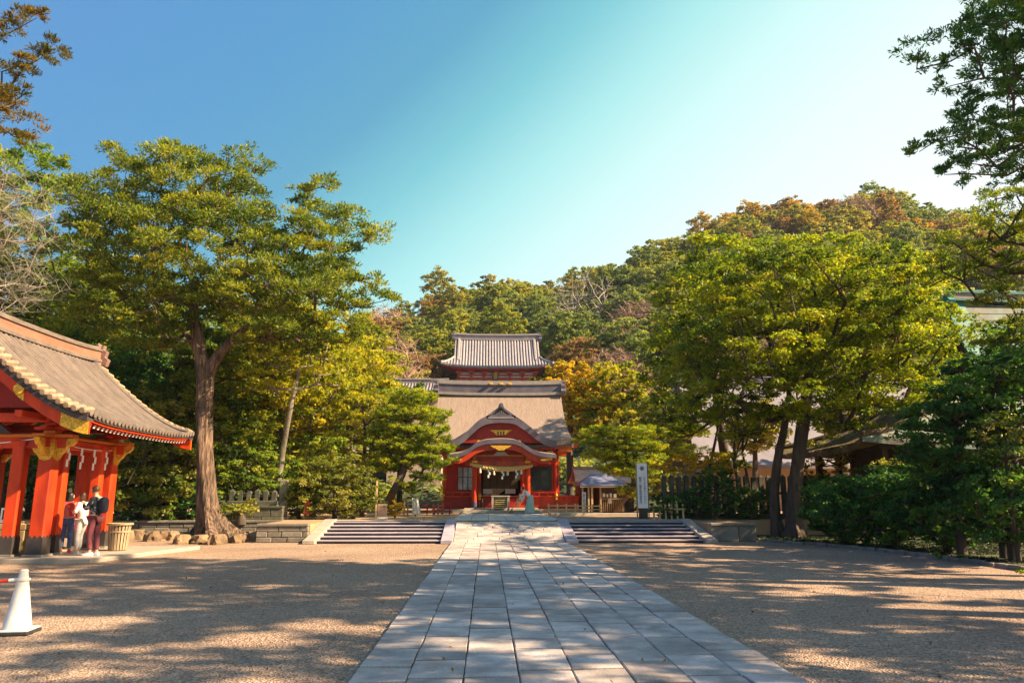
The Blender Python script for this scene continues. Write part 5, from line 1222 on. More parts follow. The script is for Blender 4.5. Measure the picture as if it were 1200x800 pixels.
# garden pines
def pine(label, base, pts, rads, pads, lm=F_PINE, **k):
    bl_ = [pb(px, py, Y, rx, ry, rd) for px, py, Y, rx, ry, rd in pads]
    return tree('garden_pine', label, 'pine tree', [base]+pts, rads, bl_, lm, BARK_D, spacing=k.get('sp', .42), crad=k.get('cr', .40), per=int(1.5*k.get('per', 170)), L=.13, Wd=.022*1.6, style='spray', flat=.5, sub=8, subr=.42, start=.35, step=.5, flute=.1)
Yp = 34.5
pine('leaning pine with bright rounded pads left of the hall', G(449, 603, TH)+Vector((0, .9, 0)), [at(458, 580, Yp), at(472, 552, Yp), at(474, 520, Yp), at(480, 490, Yp), at(482, 468, Yp)], [.22,.19,.17,.14,.11,.06],
     [(482,466,Yp,28,10,.9), (470,485,Yp,34,9,1.1), (500,488,Yp,26,9,1.0), (460,505,Yp,28,8,1.0), (495,508,Yp,34,9,1.1), (512,524,Yp,22,9,.9), (470,524,Yp,30,9,1.0), (500,540,Yp,30,9,1.0), (455,545,Yp,24,8,.9), (500,556,Yp,16,8,.7), (478,572,Yp,14,7,.6), (450,522,Yp,20,8,.9)], per=200)
pine('pine with long sunlit yellow-green tiers left of the tall white sign', G(735, 604, TH)+Vector((0, 4.5, 0)), [at(742, 570, 38), at(738, 545, 38), at(730, 520, 38), at(735, 503, 38)], [.16,.14,.12,.09,.05],
     [(720,507,38,34,6,1.0), (758,508,38,26,7,1.0), (705,519,38,26,6,.9), (740,523,38,36,7,1.1), (712,534,38,28,6,.9), (745,541,38,34,8,1.1), (728,552,38,26,7,.9), (760,560,38,22,9,.9), (742,575,38,16,8,.7)], per=190)
pine('taller darker pine behind the white sign', G(780, 604, TH)+Vector((.6, 11, 0)), [at(778, 560, 45), at(775, 520, 45), at(778, 480, 45)], [.2,.17,.13,.06], [(775,478,45,38,14,1.3), (790,505,45,34,12,1.3), (760,525,45,24,9,1.1), (800,530,45,24,10,1.1), (770,500,45,30,10,1.2)], lm=F_RIGHT, sp=.5, cr=.42)
# golden trees between the hall and the right wood
tree('golden_tree', 'orange-gold rounded tree overlapping the right end of the gate tower roof', 'tree', [(HX(668, 57), 57, TH), at(668, 540, 57), at(668, 490, 57), at(668, 455, 57)], [.3,.26,.2,.1],
     [pb(668,462,57,40,38,2.6), pb(645,458,57,24,22,1.8), pb(692,470,57,28,34,2.2), pb(665,500,57,38,24,2.2)], F_GOLD, BARK_D, spacing=.95, crad=.72, per=240, L=.20, Wd=.14, flat=.7)
tree('golden_tree', 'yellow-green tree turning gold just right of the orange-gold tree', 'tree', [(HX(730, 54), 54, TH), at(730, 540, 54), at(730, 490, 54), at(730, 455, 54)], [.3,.26,.2,.1],
     [pb(722,455,54,34,30,2.4), pb(748,466,54,24,28,2.0), pb(705,485,54,28,28,2.0), pb(740,495,54,34,28,2.2)], F_YG, BARK_D, spacing=.95, crad=.72, per=240, L=.20, Wd=.14, flat=.7)
tree('autumn_shrub', 'rust-tinged shrub behind and right of the tall white sign', 'shrub', [G(800, 606, TH)+Vector((0, 3, 0)), at(800, 585, 33), at(800, 560, 33)], [.08,.06,.03], [pb(800,553,33,36,18,1.1), pb(778,570,33,22,16,.9), pb(825,545,33,30,14,1)], F_GOLD, BARK_G, spacing=.42, crad=.3, per=110, L=.09, Wd=.06)
for px, py, Y, rx, ry, lab in ((960, 585, 31, 26, 26, 'dark bush against the picket fence right of the forked trunk'), (815, 590, 31.2, 20, 18, 'dark bush between the tall white sign and the dark hedge bush'), (838, 577, 30.9, 26, 28, 'dark clipped evergreen hedge bush beside the picket fence left of the thin trunks'), (782, 594, 31, 22, 13, 'low dark bush at the foot of the tall white sign'), (880, 590, 31.2, 24, 20, 'dark bush against the picket fence left of the forked trunk')):
    b0 = at(px, 606, Y); b0.z = TH; tree('hedge_bush', lab, 'shrub', [b0, at(px, py+6, Y), at(px, py-6, Y)], [.07,.05,.03], [pb(px, py, Y, rx, ry, .8)], F_DARK, BARK_D, spacing=.36, crad=.26, per=120, L=.09, Wd=.06, start=.1)

# right wood
Yr = 28.4; b0 = G(918, 633); b0.y += .8; b0.x = HX(926, Yr)
big_r = [pb(900,346,Yr,90,48,3.8), pb(1010,350,Yr,80,55,3.8), pb(870,410,Yr,85,50,3.6), pb(1000,425,Yr,100,42,3.8), pb(1060,400,Yr,52,52,3.0), pb(940,470,Yr-.3,90,26,3.0), pb(1040,465,Yr-.4,52,22,2.5), pb(950,316,Yr,70,24,2.8), pb(1075,345,Yr,28,38,2.0), pb(840,470,Yr,48,26,2.4), pb(870,500,Yr,36,12,1.6), pb(985,490,Yr-.4,46,14,1.8)]
tree('broad_evergreen_tree', 'huge spreading evergreen with sunlit yellow-green tiers on the forked trunk at right', 'tree', [b0, at(929, 590, Yr), at(934, 545, Yr), at(940, 500, Yr), at(946, 455, Yr), at(950, 400, Yr)], [.30,.25,.24,.24,.2,.13],
     big_r, F_RIGHT, BARK_D, spacing=.84, crad=.80, per=360, L=.13, Wd=.07, flat=.40, sub=9, start=.55, flute=.14, flare=.25, n=28, subr=.36, step=.8)
fk = empty('leaning_stem', (HX(899, 28.8), 28.8, 0), 'second stem leaning left from the foot of the huge evergreen', 'tree trunk')
mb = MB(); P_, Q_ = trunk_mesh(mb, [(HX(910, 28.8), 28.8, 0), at(907, 590, 28.8), at(911, 540, 28.8), at(919, 500, 28.8), at(925, 460, 28.8)], [.24,.18,.16,.14,.1], n=20, flute=.12, seed=2.2, flare=.15)
limbs(mb, P_, Q_, np.array([tuple(at(880, 440, 27.5)), tuple(at(895, 425, 28.5)), tuple(at(930, 440, 27)), tuple(at(865, 465, 27.2))]), start=.6); mb.build('trunk', BARK_D, fk, smooth=True)
tree('broad_evergreen_tree', 'olive evergreen with gold-tipped top at the left flank of the huge evergreen', 'tree', [(HX(855, 34), 34, TH), at(850, 540, 34), at(840, 460, 34), at(835, 380, 34), at(835, 330, 34)], [.28,.22,.2,.15,.07],
     [pb(830,300,34,34,22,2.2), pb(815,340,34,40,30,2.6), pb(805,395,34,40,34,2.6), pb(800,450,34,42,32,2.6), pb(838,380,34,44,50,3), pb(860,300,34,28,20,2), pb(806,500,34,30,20,2)], F_RIGHT, BARK_D, spacing=.95, crad=.74, per=220, L=.18, Wd=.10, flat=.5, start=.4)
tree('broad_evergreen_tree', 'gold and green tree top rising behind the huge evergreen', 'tree', [(HX(985, 40), 40, 0), at(985, 450, 40), at(985, 380, 40), at(985, 340, 40)], [.4,.3,.2,.1],
     [pb(930,325,40,52,18,3), pb(985,328,40,44,20,3), pb(1030,345,40,40,20,3), pb(1085,340,40,35,24,3), pb(1100,385,40,40,36,3)], F_YG, BARK_D, spacing=1.15, crad=.85, per=200, L=.22, Wd=.13, flat=.5)
tree('overhanging_tree', 'shaded tree at the right edge reaching in above the copper roof', 'tree', [(HX(1290, 21), 21, 0), at(1285, 480, 21), at(1260, 380, 21), at(1230, 300, 21)], [.32,.28,.22,.1],
     [pb(1150,275,21,42,24,1.4), pb(1190,300,21,45,36,1.8), pb(1120,300,21,20,18,1.0), pb(1185,245,21,34,16,1.2), pb(1230,260,21,60,60,2), pb(1190,345,21,30,18,1.0), pb(1185,392,21,26,16,.9), pb(1165,352,21,22,12,.8), pb(1198,372,21,20,14,.8), pb(1140,320,21,24,12,.9), pb(1175,330,21,24,12,.9)], F_BIG, BARK_D, spacing=.72, crad=.55, per=420, L=.10, Wd=.032, style='spray', start=.45)
# tree at upper right whose trunk stands outside the frame
Yq = 12.5
tree('overhanging_conifer', 'tall conifer at the top right corner whose branches hang into the sky', 'tree', [(14.6, Yq+.4, 0), (14.5, Yq+.4, 5), (14.3, Yq+.2, 9), (14.1, Yq+.2, 14)], [.45,.4,.3,.1],
     [pb(1105,62,Yq,34,10,.6), pb(1150,50,Yq,34,22,.9), pb(1190,30,Yq,40,34,1.2), pb(1130,95,Yq,22,13,.6), pb(1165,110,Yq,34,22,.9), pb(1195,85,Yq,36,40,1.2), pb(1105,172,Yq,26,16,.6), pb(1140,185,Yq,34,20,.8), pb(1180,175,Yq,34,26,1.0), pb(1128,150,Yq,20,12,.6), pb(1200,140,Yq,34,44,1.2), pb(1240,-20,Yq,80,80,2.0), pb(1290,120,Yq,80,110,2.2), pb(1330,-80,Yq,110,110,2.6)],
     F_DARK, BARK_D, spacing=.50, crad=.36, per=300, L=.098, Wd=.025, style='spray', sub=6, flat=.8, start=.4, tip=.010, tintv=.35)
# dark shrubbery along the bed
rb = [('dark_tree', 'large deep green tree drooping at the right edge in front of the copper roof hall', 1170, 468, 19, 50, 58, 'tree'), ('dark_tree', 'deep green tree bulging left above the kerb beside the dark hall', 1120, 520, 20, 55, 62, 'tree'),
      ('dark_tree', 'dark tree rising behind the drooping pair in front of the copper gable', 1185, 425, 23.5, 36, 40, 'tree'),
      ('dark_shrub', 'dark shrub at the bed edge below the dark hall eave', 1045, 590, 23.3, 46, 44, 'shrub'), ('dark_shrub', 'dark low shrub right of the forked trunk', 985, 600, 24.6, 38, 36, 'shrub'),
      ('dark_shrub', 'dense dark shrub at the right edge above the kerb stones', 1180, 590, 18, 48, 56, 'shrub'), ('dark_shrub', 'broad dark shrub in the shade between the two drooping trees', 1105, 595, 21, 46, 48, 'shrub')]
for nm, lab, px, py, Y, rx, ry, cat in rb:
    b0 = Vector((HX(px, Y), Y, .05)); tree(nm, lab, cat, [b0, b0.lerp(at(px, py, Y), .6), at(px, py-ry*.4, Y)], [.14,.1,.05], [pb(px, py, Y, rx, ry, 1.5), pb(px-rx*.5, py+ry*.2, Y-.2, rx*.55, ry*.6, 1.1), pb(px+rx*.3, py-ry*.5, Y+.2, rx*.6, ry*.5, 1.2)],
         F_DARK, BARK_D, spacing=.50, crad=.46, per=270, L=.10, Wd=.066, flat=.7, start=.15)
tree('sunlit_shrub', 'dry-leaved shrub catching sun among the dark trees at the right edge', 'shrub', [(HX(1185, 17.6), 17.6, .05), at(1182, 560, 17.6), at(1178, 530, 17.6)], [.06,.05,.03], [pb(1178,520,17.6,32,34,.7)], F_SHRUB, BARK_D, spacing=.34, crad=.28, per=90, L=.07, Wd=.04, start=.1)
tree('sunlit_shrub', 'yellow-green sunlit shrub behind the fence right of the forked trunk', 'shrub', [(HX(985, 33.5), 33.5, TH), at(985, 560, 33.5), at(985, 530, 33.5)], [.1,.08,.05], [pb(975,530,33.5,28,18,1.2), pb(1000,548,33.5,24,16,1.1), pb(955,550,33.5,18,18,1)], F_YG, BARK_D, spacing=.5, crad=.36, per=90, L=.11, Wd=.07, start=.2)
tree('sunlit_shrub', 'round yellow-green shrub behind the dark hedge bush', 'shrub', [(HX(852, 33), 33, TH), at(852, 580, 33), at(852, 560, 33)], [.08,.06,.04], [pb(852,543,33,26,15,1.0)], F_YG, BARK_D, spacing=.45, crad=.34, per=110, L=.10, Wd=.07, start=.1)
tree('sunlit_shrub', 'pale-leaved shrub under the eave of the dark hall', 'shrub', [(HX(1045, 26.2), 26.2, .0), at(1045, 580, 26.2), at(1045, 560, 26.2)], [.06,.05,.03], [pb(1045,552,26.2,26,12,.8)], F_SHRUB, BARK_D, spacing=.4, crad=.3, per=80, L=.09, Wd=.05, start=.1)
for i, (pts, rr) in enumerate((([(872,605),(868,575),(860,540),(862,500),(850,470)], .10), ([(876,605),(878,570),(870,530),(872,495),(868,460)], .07), ([(826,600),(832,545),(842,500),(856,465),(866,440)], .08))):
    o = MB(); o.tube([at(px, py, 32.8+i*.3) for px, py in pts], [rr, rr*.9, rr*.75, rr*.6, rr*.4], 8); o.tube([at(*pts[2], 32.8+i*.3), at(pts[3][0]+14, pts[3][1]-6, 32.8), at(pts[4][0]+24, pts[4][1]-14, 32.8)], [rr*.6, rr*.4, rr*.2], 6)
    tag(o.build('thin_tree', BARK_D, smooth=True), ['thickest of the thin crooked trunks against the pale roof', 'thin upright trunk just right of the thickest crooked one', 'thin trunk slanting right behind the dark hedge bush'][i], 'tree trunk', 'thin crooked trunks before the pale roof')
# small tufts at the kerb
for i, (px, py, lab) in enumerate(((1098, 655, 'bright green tuft left of its neighbour behind the kerb stones'), (1130, 657, 'bright yellow-green tuft behind the kerb below the white-flecked shrub'), (1197, 675, 'bright tuft on the kerb at the right edge'))):
    p = G(px, py); p.z = .05; me = leaves_mesh('grass_tuft', np.array([(0, 0, .03)]), np.array([.16]), 220, .07, .02, 'spray', 6, .5, .5); o = link('grass_tuft', me, F_BRIGHT); o.location = p; tag(o, lab, 'plant', 'bright tufts behind the kerb')
def cover(name, poly_pts, n, label, m, L=.06):
    P_ = np.array(poly_pts); lo = P_.min(0); hi = P_.max(0); pts = []
    from mathutils.geometry import intersect_point_tri_2d
    while len(pts) < n:
        x = R.uniform(lo[0], hi[0]); y = R.uniform(lo[1], hi[1]); ins = False; j = len(P_)-1
        for i in range(len(P_)):
            if (P_[i][1] > y) != (P_[j][1] > y) and x < (P_[j][0]-P_[i][0])*(y-P_[i][1])/(P_[j][1]-P_[i][1])+P_[i][0]: ins = not ins
            j = i
        if ins and noise.noise(Vector((x*.8, y*.8, 0))) > -.25: pts.append((x, y, .05))
    me = leaves_mesh(name, np.array(pts), np.full(n, .16), 24, L, L*.5, 'broad', 4, .35, .5); tag(link(name, me, m), label, 'ground cover', kind='stuff')
cover('ground_cover', [(p.x, p.y) for p in kerb[:-1]]+[(17, 13), (17, 26), (9.8, 29)], 1500, 'dark low ground cover in the planted bed', foliage_mat('leaf_ground_ivy', [(.008,.02,.007), (.02,.04,.01), (.04,.065,.014)], trans=.2))

# trees outside the frame on the right whose shade falls over the court
sh = tree('shade_tree', 'tall tree standing outside the frame on the right whose shade falls over the court', 'tree', [(0, 0, 0), (.2, 0, 4), (0, .3, 9), (.1, .2, 15)], [.4,.34,.25,.1],
     [((0,0,13),(3.8,3.2,2.2)), ((-1.8,1.6,10.2),(3.0,2.2,1.4)), ((1.8,-1.8,10),(3.0,2.2,1.4)), ((.5,.4,16.5),(3.0,2.6,1.6)), ((-.6,-2.2,9),(2.4,1.7,1.0)), ((.5,.2,19),(2.0,1.7,1.4))], F_BIG, BARK_D, group='shade trees outside the frame', spacing=1.35, crad=.80, per=150, L=.24, Wd=.13, flat=.5)
sh.location = SHADE[0][:3]; sh.rotation_euler.z = SHADE[0][3]; sh.scale = (SHADE[0][4],)*3
for s_ in SHADE[1:]:
    c_ = copy_tree(sh); c_.location = s_[:3]; c_.rotation_euler.z = s_[3]; c_.scale = (s_[4],)*3

# ------------------------------------------------------------------ hillside wood: every crown a tree of its own
def hill_proto(kind):
    bl_ = [((0,0,0),(1,1,.7))]
    if kind == 'bare':
        mb = MB(); cl = sample_blobs([((0,0,5.2),(3.4,3.4,2.8))], .85, .4)
        limbs(mb, [Vector((0,0,0)), Vector((0,0,2)), Vector((.1,0,3.6))], [.28,.22,.16], cl, rad_tip=.03, start=.4, n=5)
        for c_ in cl:
            for k in range(9):
                d_ = Vector((R.gauss(0,1), R.gauss(0,1), R.gauss(.6,.6))).normalized()*R.uniform(.6, 1.2); p = Vector(c_); mb.tube([p, p+d_*.5+Vector((0,0,.1)), p+d_], [.035,.025,.012], 3, caps=False)
        return mb.mesh('bare_forest_tree')
    pr = {'dome': [((0,0,5),(3.4,3.4,2.4)), ((-1.8,.5,4),(2,2,1.6)), ((1.6,-1,4.2),(2,2,1.6))], 'tall': [((0,0,6),(2.4,2.4,2.8)), ((.6,.5,3.6),(3,3,1.7)), ((-.5,-.6,8),(1.5,1.5,1.4))], 'wide': [((-1.4,0,4.4),(2.8,2.8,1.8)), ((1.8,.6,4.9),(2.6,2.6,1.9)), ((.2,-1.4,3.6),(2.8,2.2,1.4)), ((0,1,6),(1.8,1.8,1.2))]}[kind]
    cl = sample_blobs(pr, 1.0, .65)
    me = leaves_mesh('forest_tree', cl, .80*(.6+.8*NR.random(len(cl))), 170, .27, .17, 'broad', 8, .5, .40)
    return me
if True:
    protos = [hill_proto(k) for k in ('dome', 'tall', 'wide', 'dome', 'wide')]; bare = hill_proto('bare')
    for m_ in protos: m_.materials.append(F_HILL[0])
    bare.materials.append(TWIG_R)
    kinds = {0: ('green domed forest tree on the far hillside', 'green trees on the hillside'), 1: ('dull olive forest tree on the far hillside', 'olive trees on the hillside'), 2: ('golden autumn tree on the far hillside', 'golden trees on the hillside'),
             3: ('dark green forest tree on the far hillside', 'dark green trees on the hillside'), 4: ('rust-brown tree on the far hillside', 'rust-brown trees on the hillside'), 5: ('leafless brown tree on the far hillside', 'leafless trees on the hillside')}
    cnt = 0
    Y = 70
    while Y < 176 and cnt < 298:
        stepx = 6.4 if Y < 110 else 6.9
        px0, px1 = (90, 1250) if Y < 86 else (425, 1250) if Y < 158 else (420, 1290)
        x = HX(px0, Y)+R.uniform(0, 3)
        while x < HX(px1, Y) and cnt < 298:
            xx = x+R.uniform(-1.5, 1.5); yy = Y+R.uniform(-2.5, 2.5); px = 600+885*math.tan(math.atan(xx/yy)-math.radians(1.94))
            skip = (abs(xx-gx) < 8.5 and 84 < yy < 100) or (yy < 76 and -12 < xx < 3) or (yy < 86 and 560 < px < 800 and R.random() < .3) or (690 > px > 500 and yy < 88)
            skip = skip or (yy < 120 and px > 800 and R.random() < .55)
            if not skip:
                nz_ = noise.noise(Vector((xx*.035, yy*.03, 3.3))); q = nz_+R.uniform(-.22, .22)
                k = 3 if q < -.22 else 0 if q < .0 else 1 if q < .17 else 4 if q < .25 else 2 if q < .42 else 5
                if px < 700 and k == 2 and R.random() < .6: k = 0
                if 880 < px < 1060 and yy > 130: k = R.choice((1, 4, 4, 5, 1, 2, 0))
                if 840 < px < 905 and yy > 155: k = 2
                if yy < 105 and 700 < px < 800: k = R.choice((3, 3, 5, 0, 5))
                s_ = R.uniform(.85, 1.25)*(1.0 if Y < 120 else 1.12)
                o = bpy.data.objects.new('forest_tree', bare if k == 5 else R.choice(protos)); C.objects.link(o); o.location = (xx, yy, hill_z(xx, yy)-1.2); o.scale = (s_, s_, s_*R.uniform(.85, 1.15)); o.rotation_euler = (0, 0, R.uniform(0, 6.28))
                lab, gr = kinds[k]; q_ = at(px, 400, yy).z; fr_ = (hill_z(xx, yy)-EYE)/max(1, (580-sky_y(px))/905*yy)
                hz_ = 'on the skyline' if yy > 155 else 'high on the hillside' if yy > 128 else 'halfway up the hillside' if yy > 98 else 'low on the hillside'
                pz_ = 'behind the left trees' if px < 440 else 'left of the gate tower' if px < 520 else 'above the gate tower' if px < 650 else 'around the big leafless tree' if px < 730 else 'between leafless tree and huge evergreen' if px < 840 else 'above the huge evergreen' if px < 1000 else 'above the copper roof'
                lab = lab.replace(' on the far hillside', '')+' '+hz_+' '+pz_; gr = gr.replace('hillside', 'hillside, '+hz_+' '+pz_); tag(o, lab, 'tree', gr)
                if k != 5:
                    o.material_slots[0].link = 'OBJECT'; o.material_slots[0].material = F_HILL[{0: 0, 1: 1, 2: 2, 3: 3, 4: 4}[k]]
                cnt += 1
            x += stepx
        Y += 5.6 if Y < 110 else 6.6
    # undergrowth between the hillside crowns
    n = 1700; pts = []
    while len(pts) < n:
        yy = R.uniform(62, 172); px = R.uniform(415, 1290); xx = HX(px, yy)
        if abs(xx-gx) < 7 and 86 < yy < 99: continue
        pts.append((xx, yy, hill_z(xx, yy)+.4))
    me = leaves_mesh('hillside_undergrowth', np.array(pts), np.full(n, 1.9), 42, .62, .38, 'broad', 6, .5, .4); o = link('hillside_undergrowth', me, F_HILL[3]); tag(o, 'tangled dark undergrowth covering the hillside between the trees', 'undergrowth', kind='stuff')
# ------------------------------------------------------------------ people
SKIN = mat('skin', (.62,.36,.24), .6, .04, 6); SKIN_R = mat('ruddy_skin', (.66,.33,.20), .6, .05, 6)
def skinned(name, verts, edges, radii, root_i, m, parent, sub=1):
    me = bpy.data.meshes.new(name); me.from_pydata([tuple(v) for v in verts], edges, []); o = bpy.data.objects.new(name, me); C.objects.link(o)
    md = o.modifiers.new('s', 'SKIN'); sv = me.skin_vertices[0].data
    for i, r in enumerate(radii):
        sv[i].radius = r if hasattr(r, '__len__') else (r, r); sv[i].use_root = (i == root_i)
    sb_ = o.modifiers.new('d', 'SUBSURF'); sb_.levels = sub; sb_.render_levels = sub
    bpy.context.view_layer.update(); dg = bpy.context.evaluated_depsgraph_get(); m2 = bpy.data.meshes.new_from_object(o.evaluated_get(dg)); bpy.data.objects.remove(o); bpy.data.meshes.remove(me)
    m2.name = name; m2.materials.clear(); m2.polygons.foreach_set('use_smooth', [True]*len(m2.polygons)); return m2
def head_bm(bm, c, face, up, s=1.0):
    """skull, jaw, nose, ears; face = facing direction"""
    f = face.normalized(); u = (up-f*up.dot(f)).normalized(); r = f.cross(u)
    res = bmesh.ops.create_icosphere(bm, subdivisions=3, radius=1)
    for v in res['verts']:
        p = v.co.copy(); x, y, z = p.x, p.y, p.z            # x side, y front, z up
        w = .074*(1-.22*max(0, -z)); d = .093; h_ = .115
        if z < -.2 and y > 0: d *= 1-.12*(-z)
        if y > .6 and z < .1: d *= 1.02
        nb = math.exp(-((x*1.0)**2/.02+(z+.12)**2/.05)) if y > .3 else 0
        sock = math.exp(-((abs(x)-.38)**2/.02+(z-.08)**2/.02)) if y > .3 else 0
        lip = math.exp(-(x**2/.05+(z+.48)**2/.008)) if y > .3 else 0
        q = r*(x*w)+f*(y*d+.022*nb-.008*sock+.006*lip)+u*(z*h_)
        v.co = c+q*s
    for e in (-1, 1):
        res = bmesh.ops.create_icosphere(bm, subdivisions=1, radius=1)
        for v in res['verts']: p = v.co.copy(); v.co = c+(r*(e*.076+p.x*.010)+f*(-.005+p.y*.018)+u*(-.005+p.z*.032))*s
def person(label, loc, face_deg, J, clothes, hair, H=1.0, skin=SKIN):
    """J: joint positions (x side, y front, z up) in metres for a 1.7 m body"""
    root = empty('person', loc, label, 'person', rz=0)
    rot = Matrix.Rotation(math.radians(face_deg), 3, 'Z')
    T = lambda p: rot @ (Vector(p)*H)
    J = {k: T(v) for k, v in J.items()}
    V, E, Rr = [], [], []
    def v(p, r): V.append(p); Rr.append((r[0]*H, r[1]*H) if hasattr(r, '__len__') else (r*H, r*H)); return len(V)-1
    pel = v(J['pelvis'], (.13, .10)); ch = v(J['pelvis'].lerp(J['neck'], .5), (.125, .09)); cs = v(J['pelvis'].lerp(J['neck'], .82), (.15, .095)); nk = v(J['neck'], .055); hd = v(J['head']-(J['head']-J['neck'])*.35, .052)
    E += [(pel, ch), (ch, cs), (cs, nk), (nk, hd)]
    hands = []
    for s_ in ('L', 'R'):
        sh_ = v(J['sh'+s_], .055); el = v(J['el'+s_], .040); wr = v(J['wr'+s_], .026); pm_ = v(J['ha'+s_], (.034, .018))
        E += [(cs, sh_), (sh_, el), (el, wr), (wr, pm_)]
        hp = v(J['hip'+s_], .085); kn = v(J['kn'+s_], .058); an = v(J['an'+s_], .040); to = v(J['to'+s_], .034)
        E += [(pel, hp), (hp, kn), (kn, an), (an, to)]; hands.append((J['wr'+s_], J['ha'+s_], s_))
    me = skinned('body', V, E, Rr, pel, None, None)
    bm = bmesh.new(); bm.from_mesh(me)
    head_bm(bm, J['head'], rot @ Vector(hair.get('face', (0, 1, 0))), Vector((0, 0, 1)), H)
    for w_, h_, s_ in hands:      # fingers and thumb
        d = (h_-w_).normalized(); side = d.cross(Vector((0, 0, 1))); side = side.normalized() if side.length > .2 else Vector((1, 0, 0)); nr = side.cross(d)
        mb = MB()
        for i, ln in enumerate((.068, .078, .073, .056)):
            b_ = h_+side*((i-1.5)*.019*H)+d*.012; mb.tube([b_, b_+d*ln*.5*H-nr*.006*H, b_+d*ln*.85*H-nr*.028*H], [.0095*H, .0085*H, .006*H], 6)
        b_ = w_.lerp(h_, .45)+side*.028*H; mb.tube([b_, b_+(d*.03+side*.02)*H, b_+(d*.055+side*.018-nr*.012)*H], [.011*H, .010*H, .007*H], 6)
        tm = mb.mesh('f'); bm.from_mesh(tm); bpy.data.meshes.remove(tm)
    bm.to_mesh(me); bm.free(); me.polygons.foreach_set('use_smooth', [True]*len(me.polygons))
    me.name = 'body'; link('body', me, skin, root)
    # trousers
    if clothes.get('trousers'):
        V, Rr, E = [], [], []; pel = v(J['pelvis']+Vector((0,0,.02*H)), (.148, .118)); 
        for s_ in ('L', 'R'):
            a_ = v(J['hip'+s_], .105); b_ = v(J['hip'+s_].lerp(J['kn'+s_], .5), .088); k_ = v(J['kn'+s_], .074); c_ = v(J['kn'+s_].lerp(J['an'+s_], .5), .068); e_ = v(J['an'+s_]+Vector((0, 0, .03*H)), .058); E += [(pel, a_), (a_, b_), (b_, k_), (k_, c_), (c_, e_)]
        link('trousers', skinned('trousers', V, E, Rr, 0, None, None), clothes['trousers'], root)
    if clothes.get('jacket'):
        jl = clothes.get('len', .0)
        V, Rr, E = [], [], []; pel = v(J['pelvis']-Vector((0,0,jl*H)), (.165, .135)); ch = v(J['pelvis'].lerp(J['neck'], .45), (.155, .125)); cs = v(J['pelvis'].lerp(J['neck'], .82), (.175, .12)); nk = v(J['neck']+Vector((0,0,-.01)), .075); E += [(pel, ch), (ch, cs), (cs, nk)]
        for s_ in ('L', 'R'):
            a_ = v(J['sh'+s_], .078); m_ = v(J['sh'+s_].lerp(J['el'+s_], .5), .064); e_ = v(J['el'+s_], .060); w_ = v(J['el'+s_].lerp(J['wr'+s_], .5), .053); x_ = v(J['wr'+s_], .042); E += [(cs, a_), (a_, m_), (m_, e_), (e_, w_), (w_, x_)]
        link('jacket', skinned('jacket', V, E, Rr, 0, None, None), clothes['jacket'], root)
    if clothes.get('skirt'):
        mb = MB(); p0 = J['pelvis']; n_ = 28; k0 = 0; ft = (J['anL']+J['anR'])/2
        for i in range(9):
            t = i/8; c_ = p0.lerp(Vector((ft.x, ft.y, .04)), t)+Vector((0,0,.10*(1-t)))*H; r_ = .125+.16*t**.8
            for j in range(n_):
                a_ = 2*PI*j/n_; rr = r_*(1+.07*t*math.cos(a_*9)); mb.v.append((c_.x+rr*math.cos(a_)*H, c_.y+rr*math.sin(a_)*H, c_.z))
        for i in range(8):
            for j in range(n_): mb.f.append((i*n_+j, i*n_+(j+1) % n_, (i+1)*n_+(j+1) % n_, (i+1)*n_+j))
        link('skirt', mb.mesh('skirt', smooth=True), clothes['skirt'], root)
    if clothes.get('sleeve'):
        for s_ in ('L', 'R'):
            mb = MB(); a_, b_ = J['el'+s_], J['wr'+s_]; mb.sheet([[p+Vector((0,0,.05)), p-Vector((0,0,.12+.10*t))] for t, p in [(i/5, a_.lerp(b_, i/5)) for i in range(6)]]); 
            vs = [Vector(q) for q in mb.v]; m2 = MB(); off = (rot @ Vector((.035, 0, 0))); m2.add([q+off for q in vs]+[q-off for q in vs], mb.f+[tuple(k+len(vs) for k in reversed(f)) for f in mb.f]+[(1, 3, 3+12, 1+12)[:4]]+[(3,5,17,15),(5,7,19,17),(7,9,21,19),(9,11,23,21)])
            link('sleeve', m2.mesh('sleeve', smooth=False), clothes['sleeve'], root)
    # shoes
    for s_ in ('L', 'R'):
        a_ = J['an'+s_]; t_ = J['to'+s_]; d = Vector((t_.x-a_.x, t_.y-a_.y, 0)).normalized(); sd_ = Vector((d.y, -d.x, 0)); g0 = Vector((a_.x, a_.y, 0))
        prof = [(-.07, .034, .075), (-.03, .042, .085), (.05, .045, .078), (.12, .050, .055), (.18, .040, .040), (.205, .020, .022)]; mb = MB(); k = []
        for q, w_, hh in prof:
            c_ = g0+d*q*H; base = len(mb.v); 
            for dx, dz in ((-1, 0), (-1, .5), (-.5, 1), (.5, 1), (1, .5), (1, 0)): mb.v.append(tuple(c_+sd_*dx*w_*H+Vector((0, 0, dz*hh*H+.003))))
        for i in range(5):
            for j in range(6): mb.f.append((i*6+j, i*6+(j+1) % 6, (i+1)*6+(j+1) % 6, (i+1)*6+j))
        mb.f += [tuple(range(5, -1, -1)), tuple(30+j for j in range(6))]; link('shoe', mb.mesh('shoe', smooth=True), clothes['shoe'], root)
    # hair: cap over the skull, strands down the back
    f = (rot @ Vector(hair.get('face', (0, 1, 0)))).normalized(); c_ = J['head']; bm = bmesh.new(); bmesh.ops.create_icosphere(bm, subdivisions=3, radius=1)
    r_ = f.cross(Vector((0, 0, 1))).normalized(); u_ = Vector((0, 0, 1)); kill = []
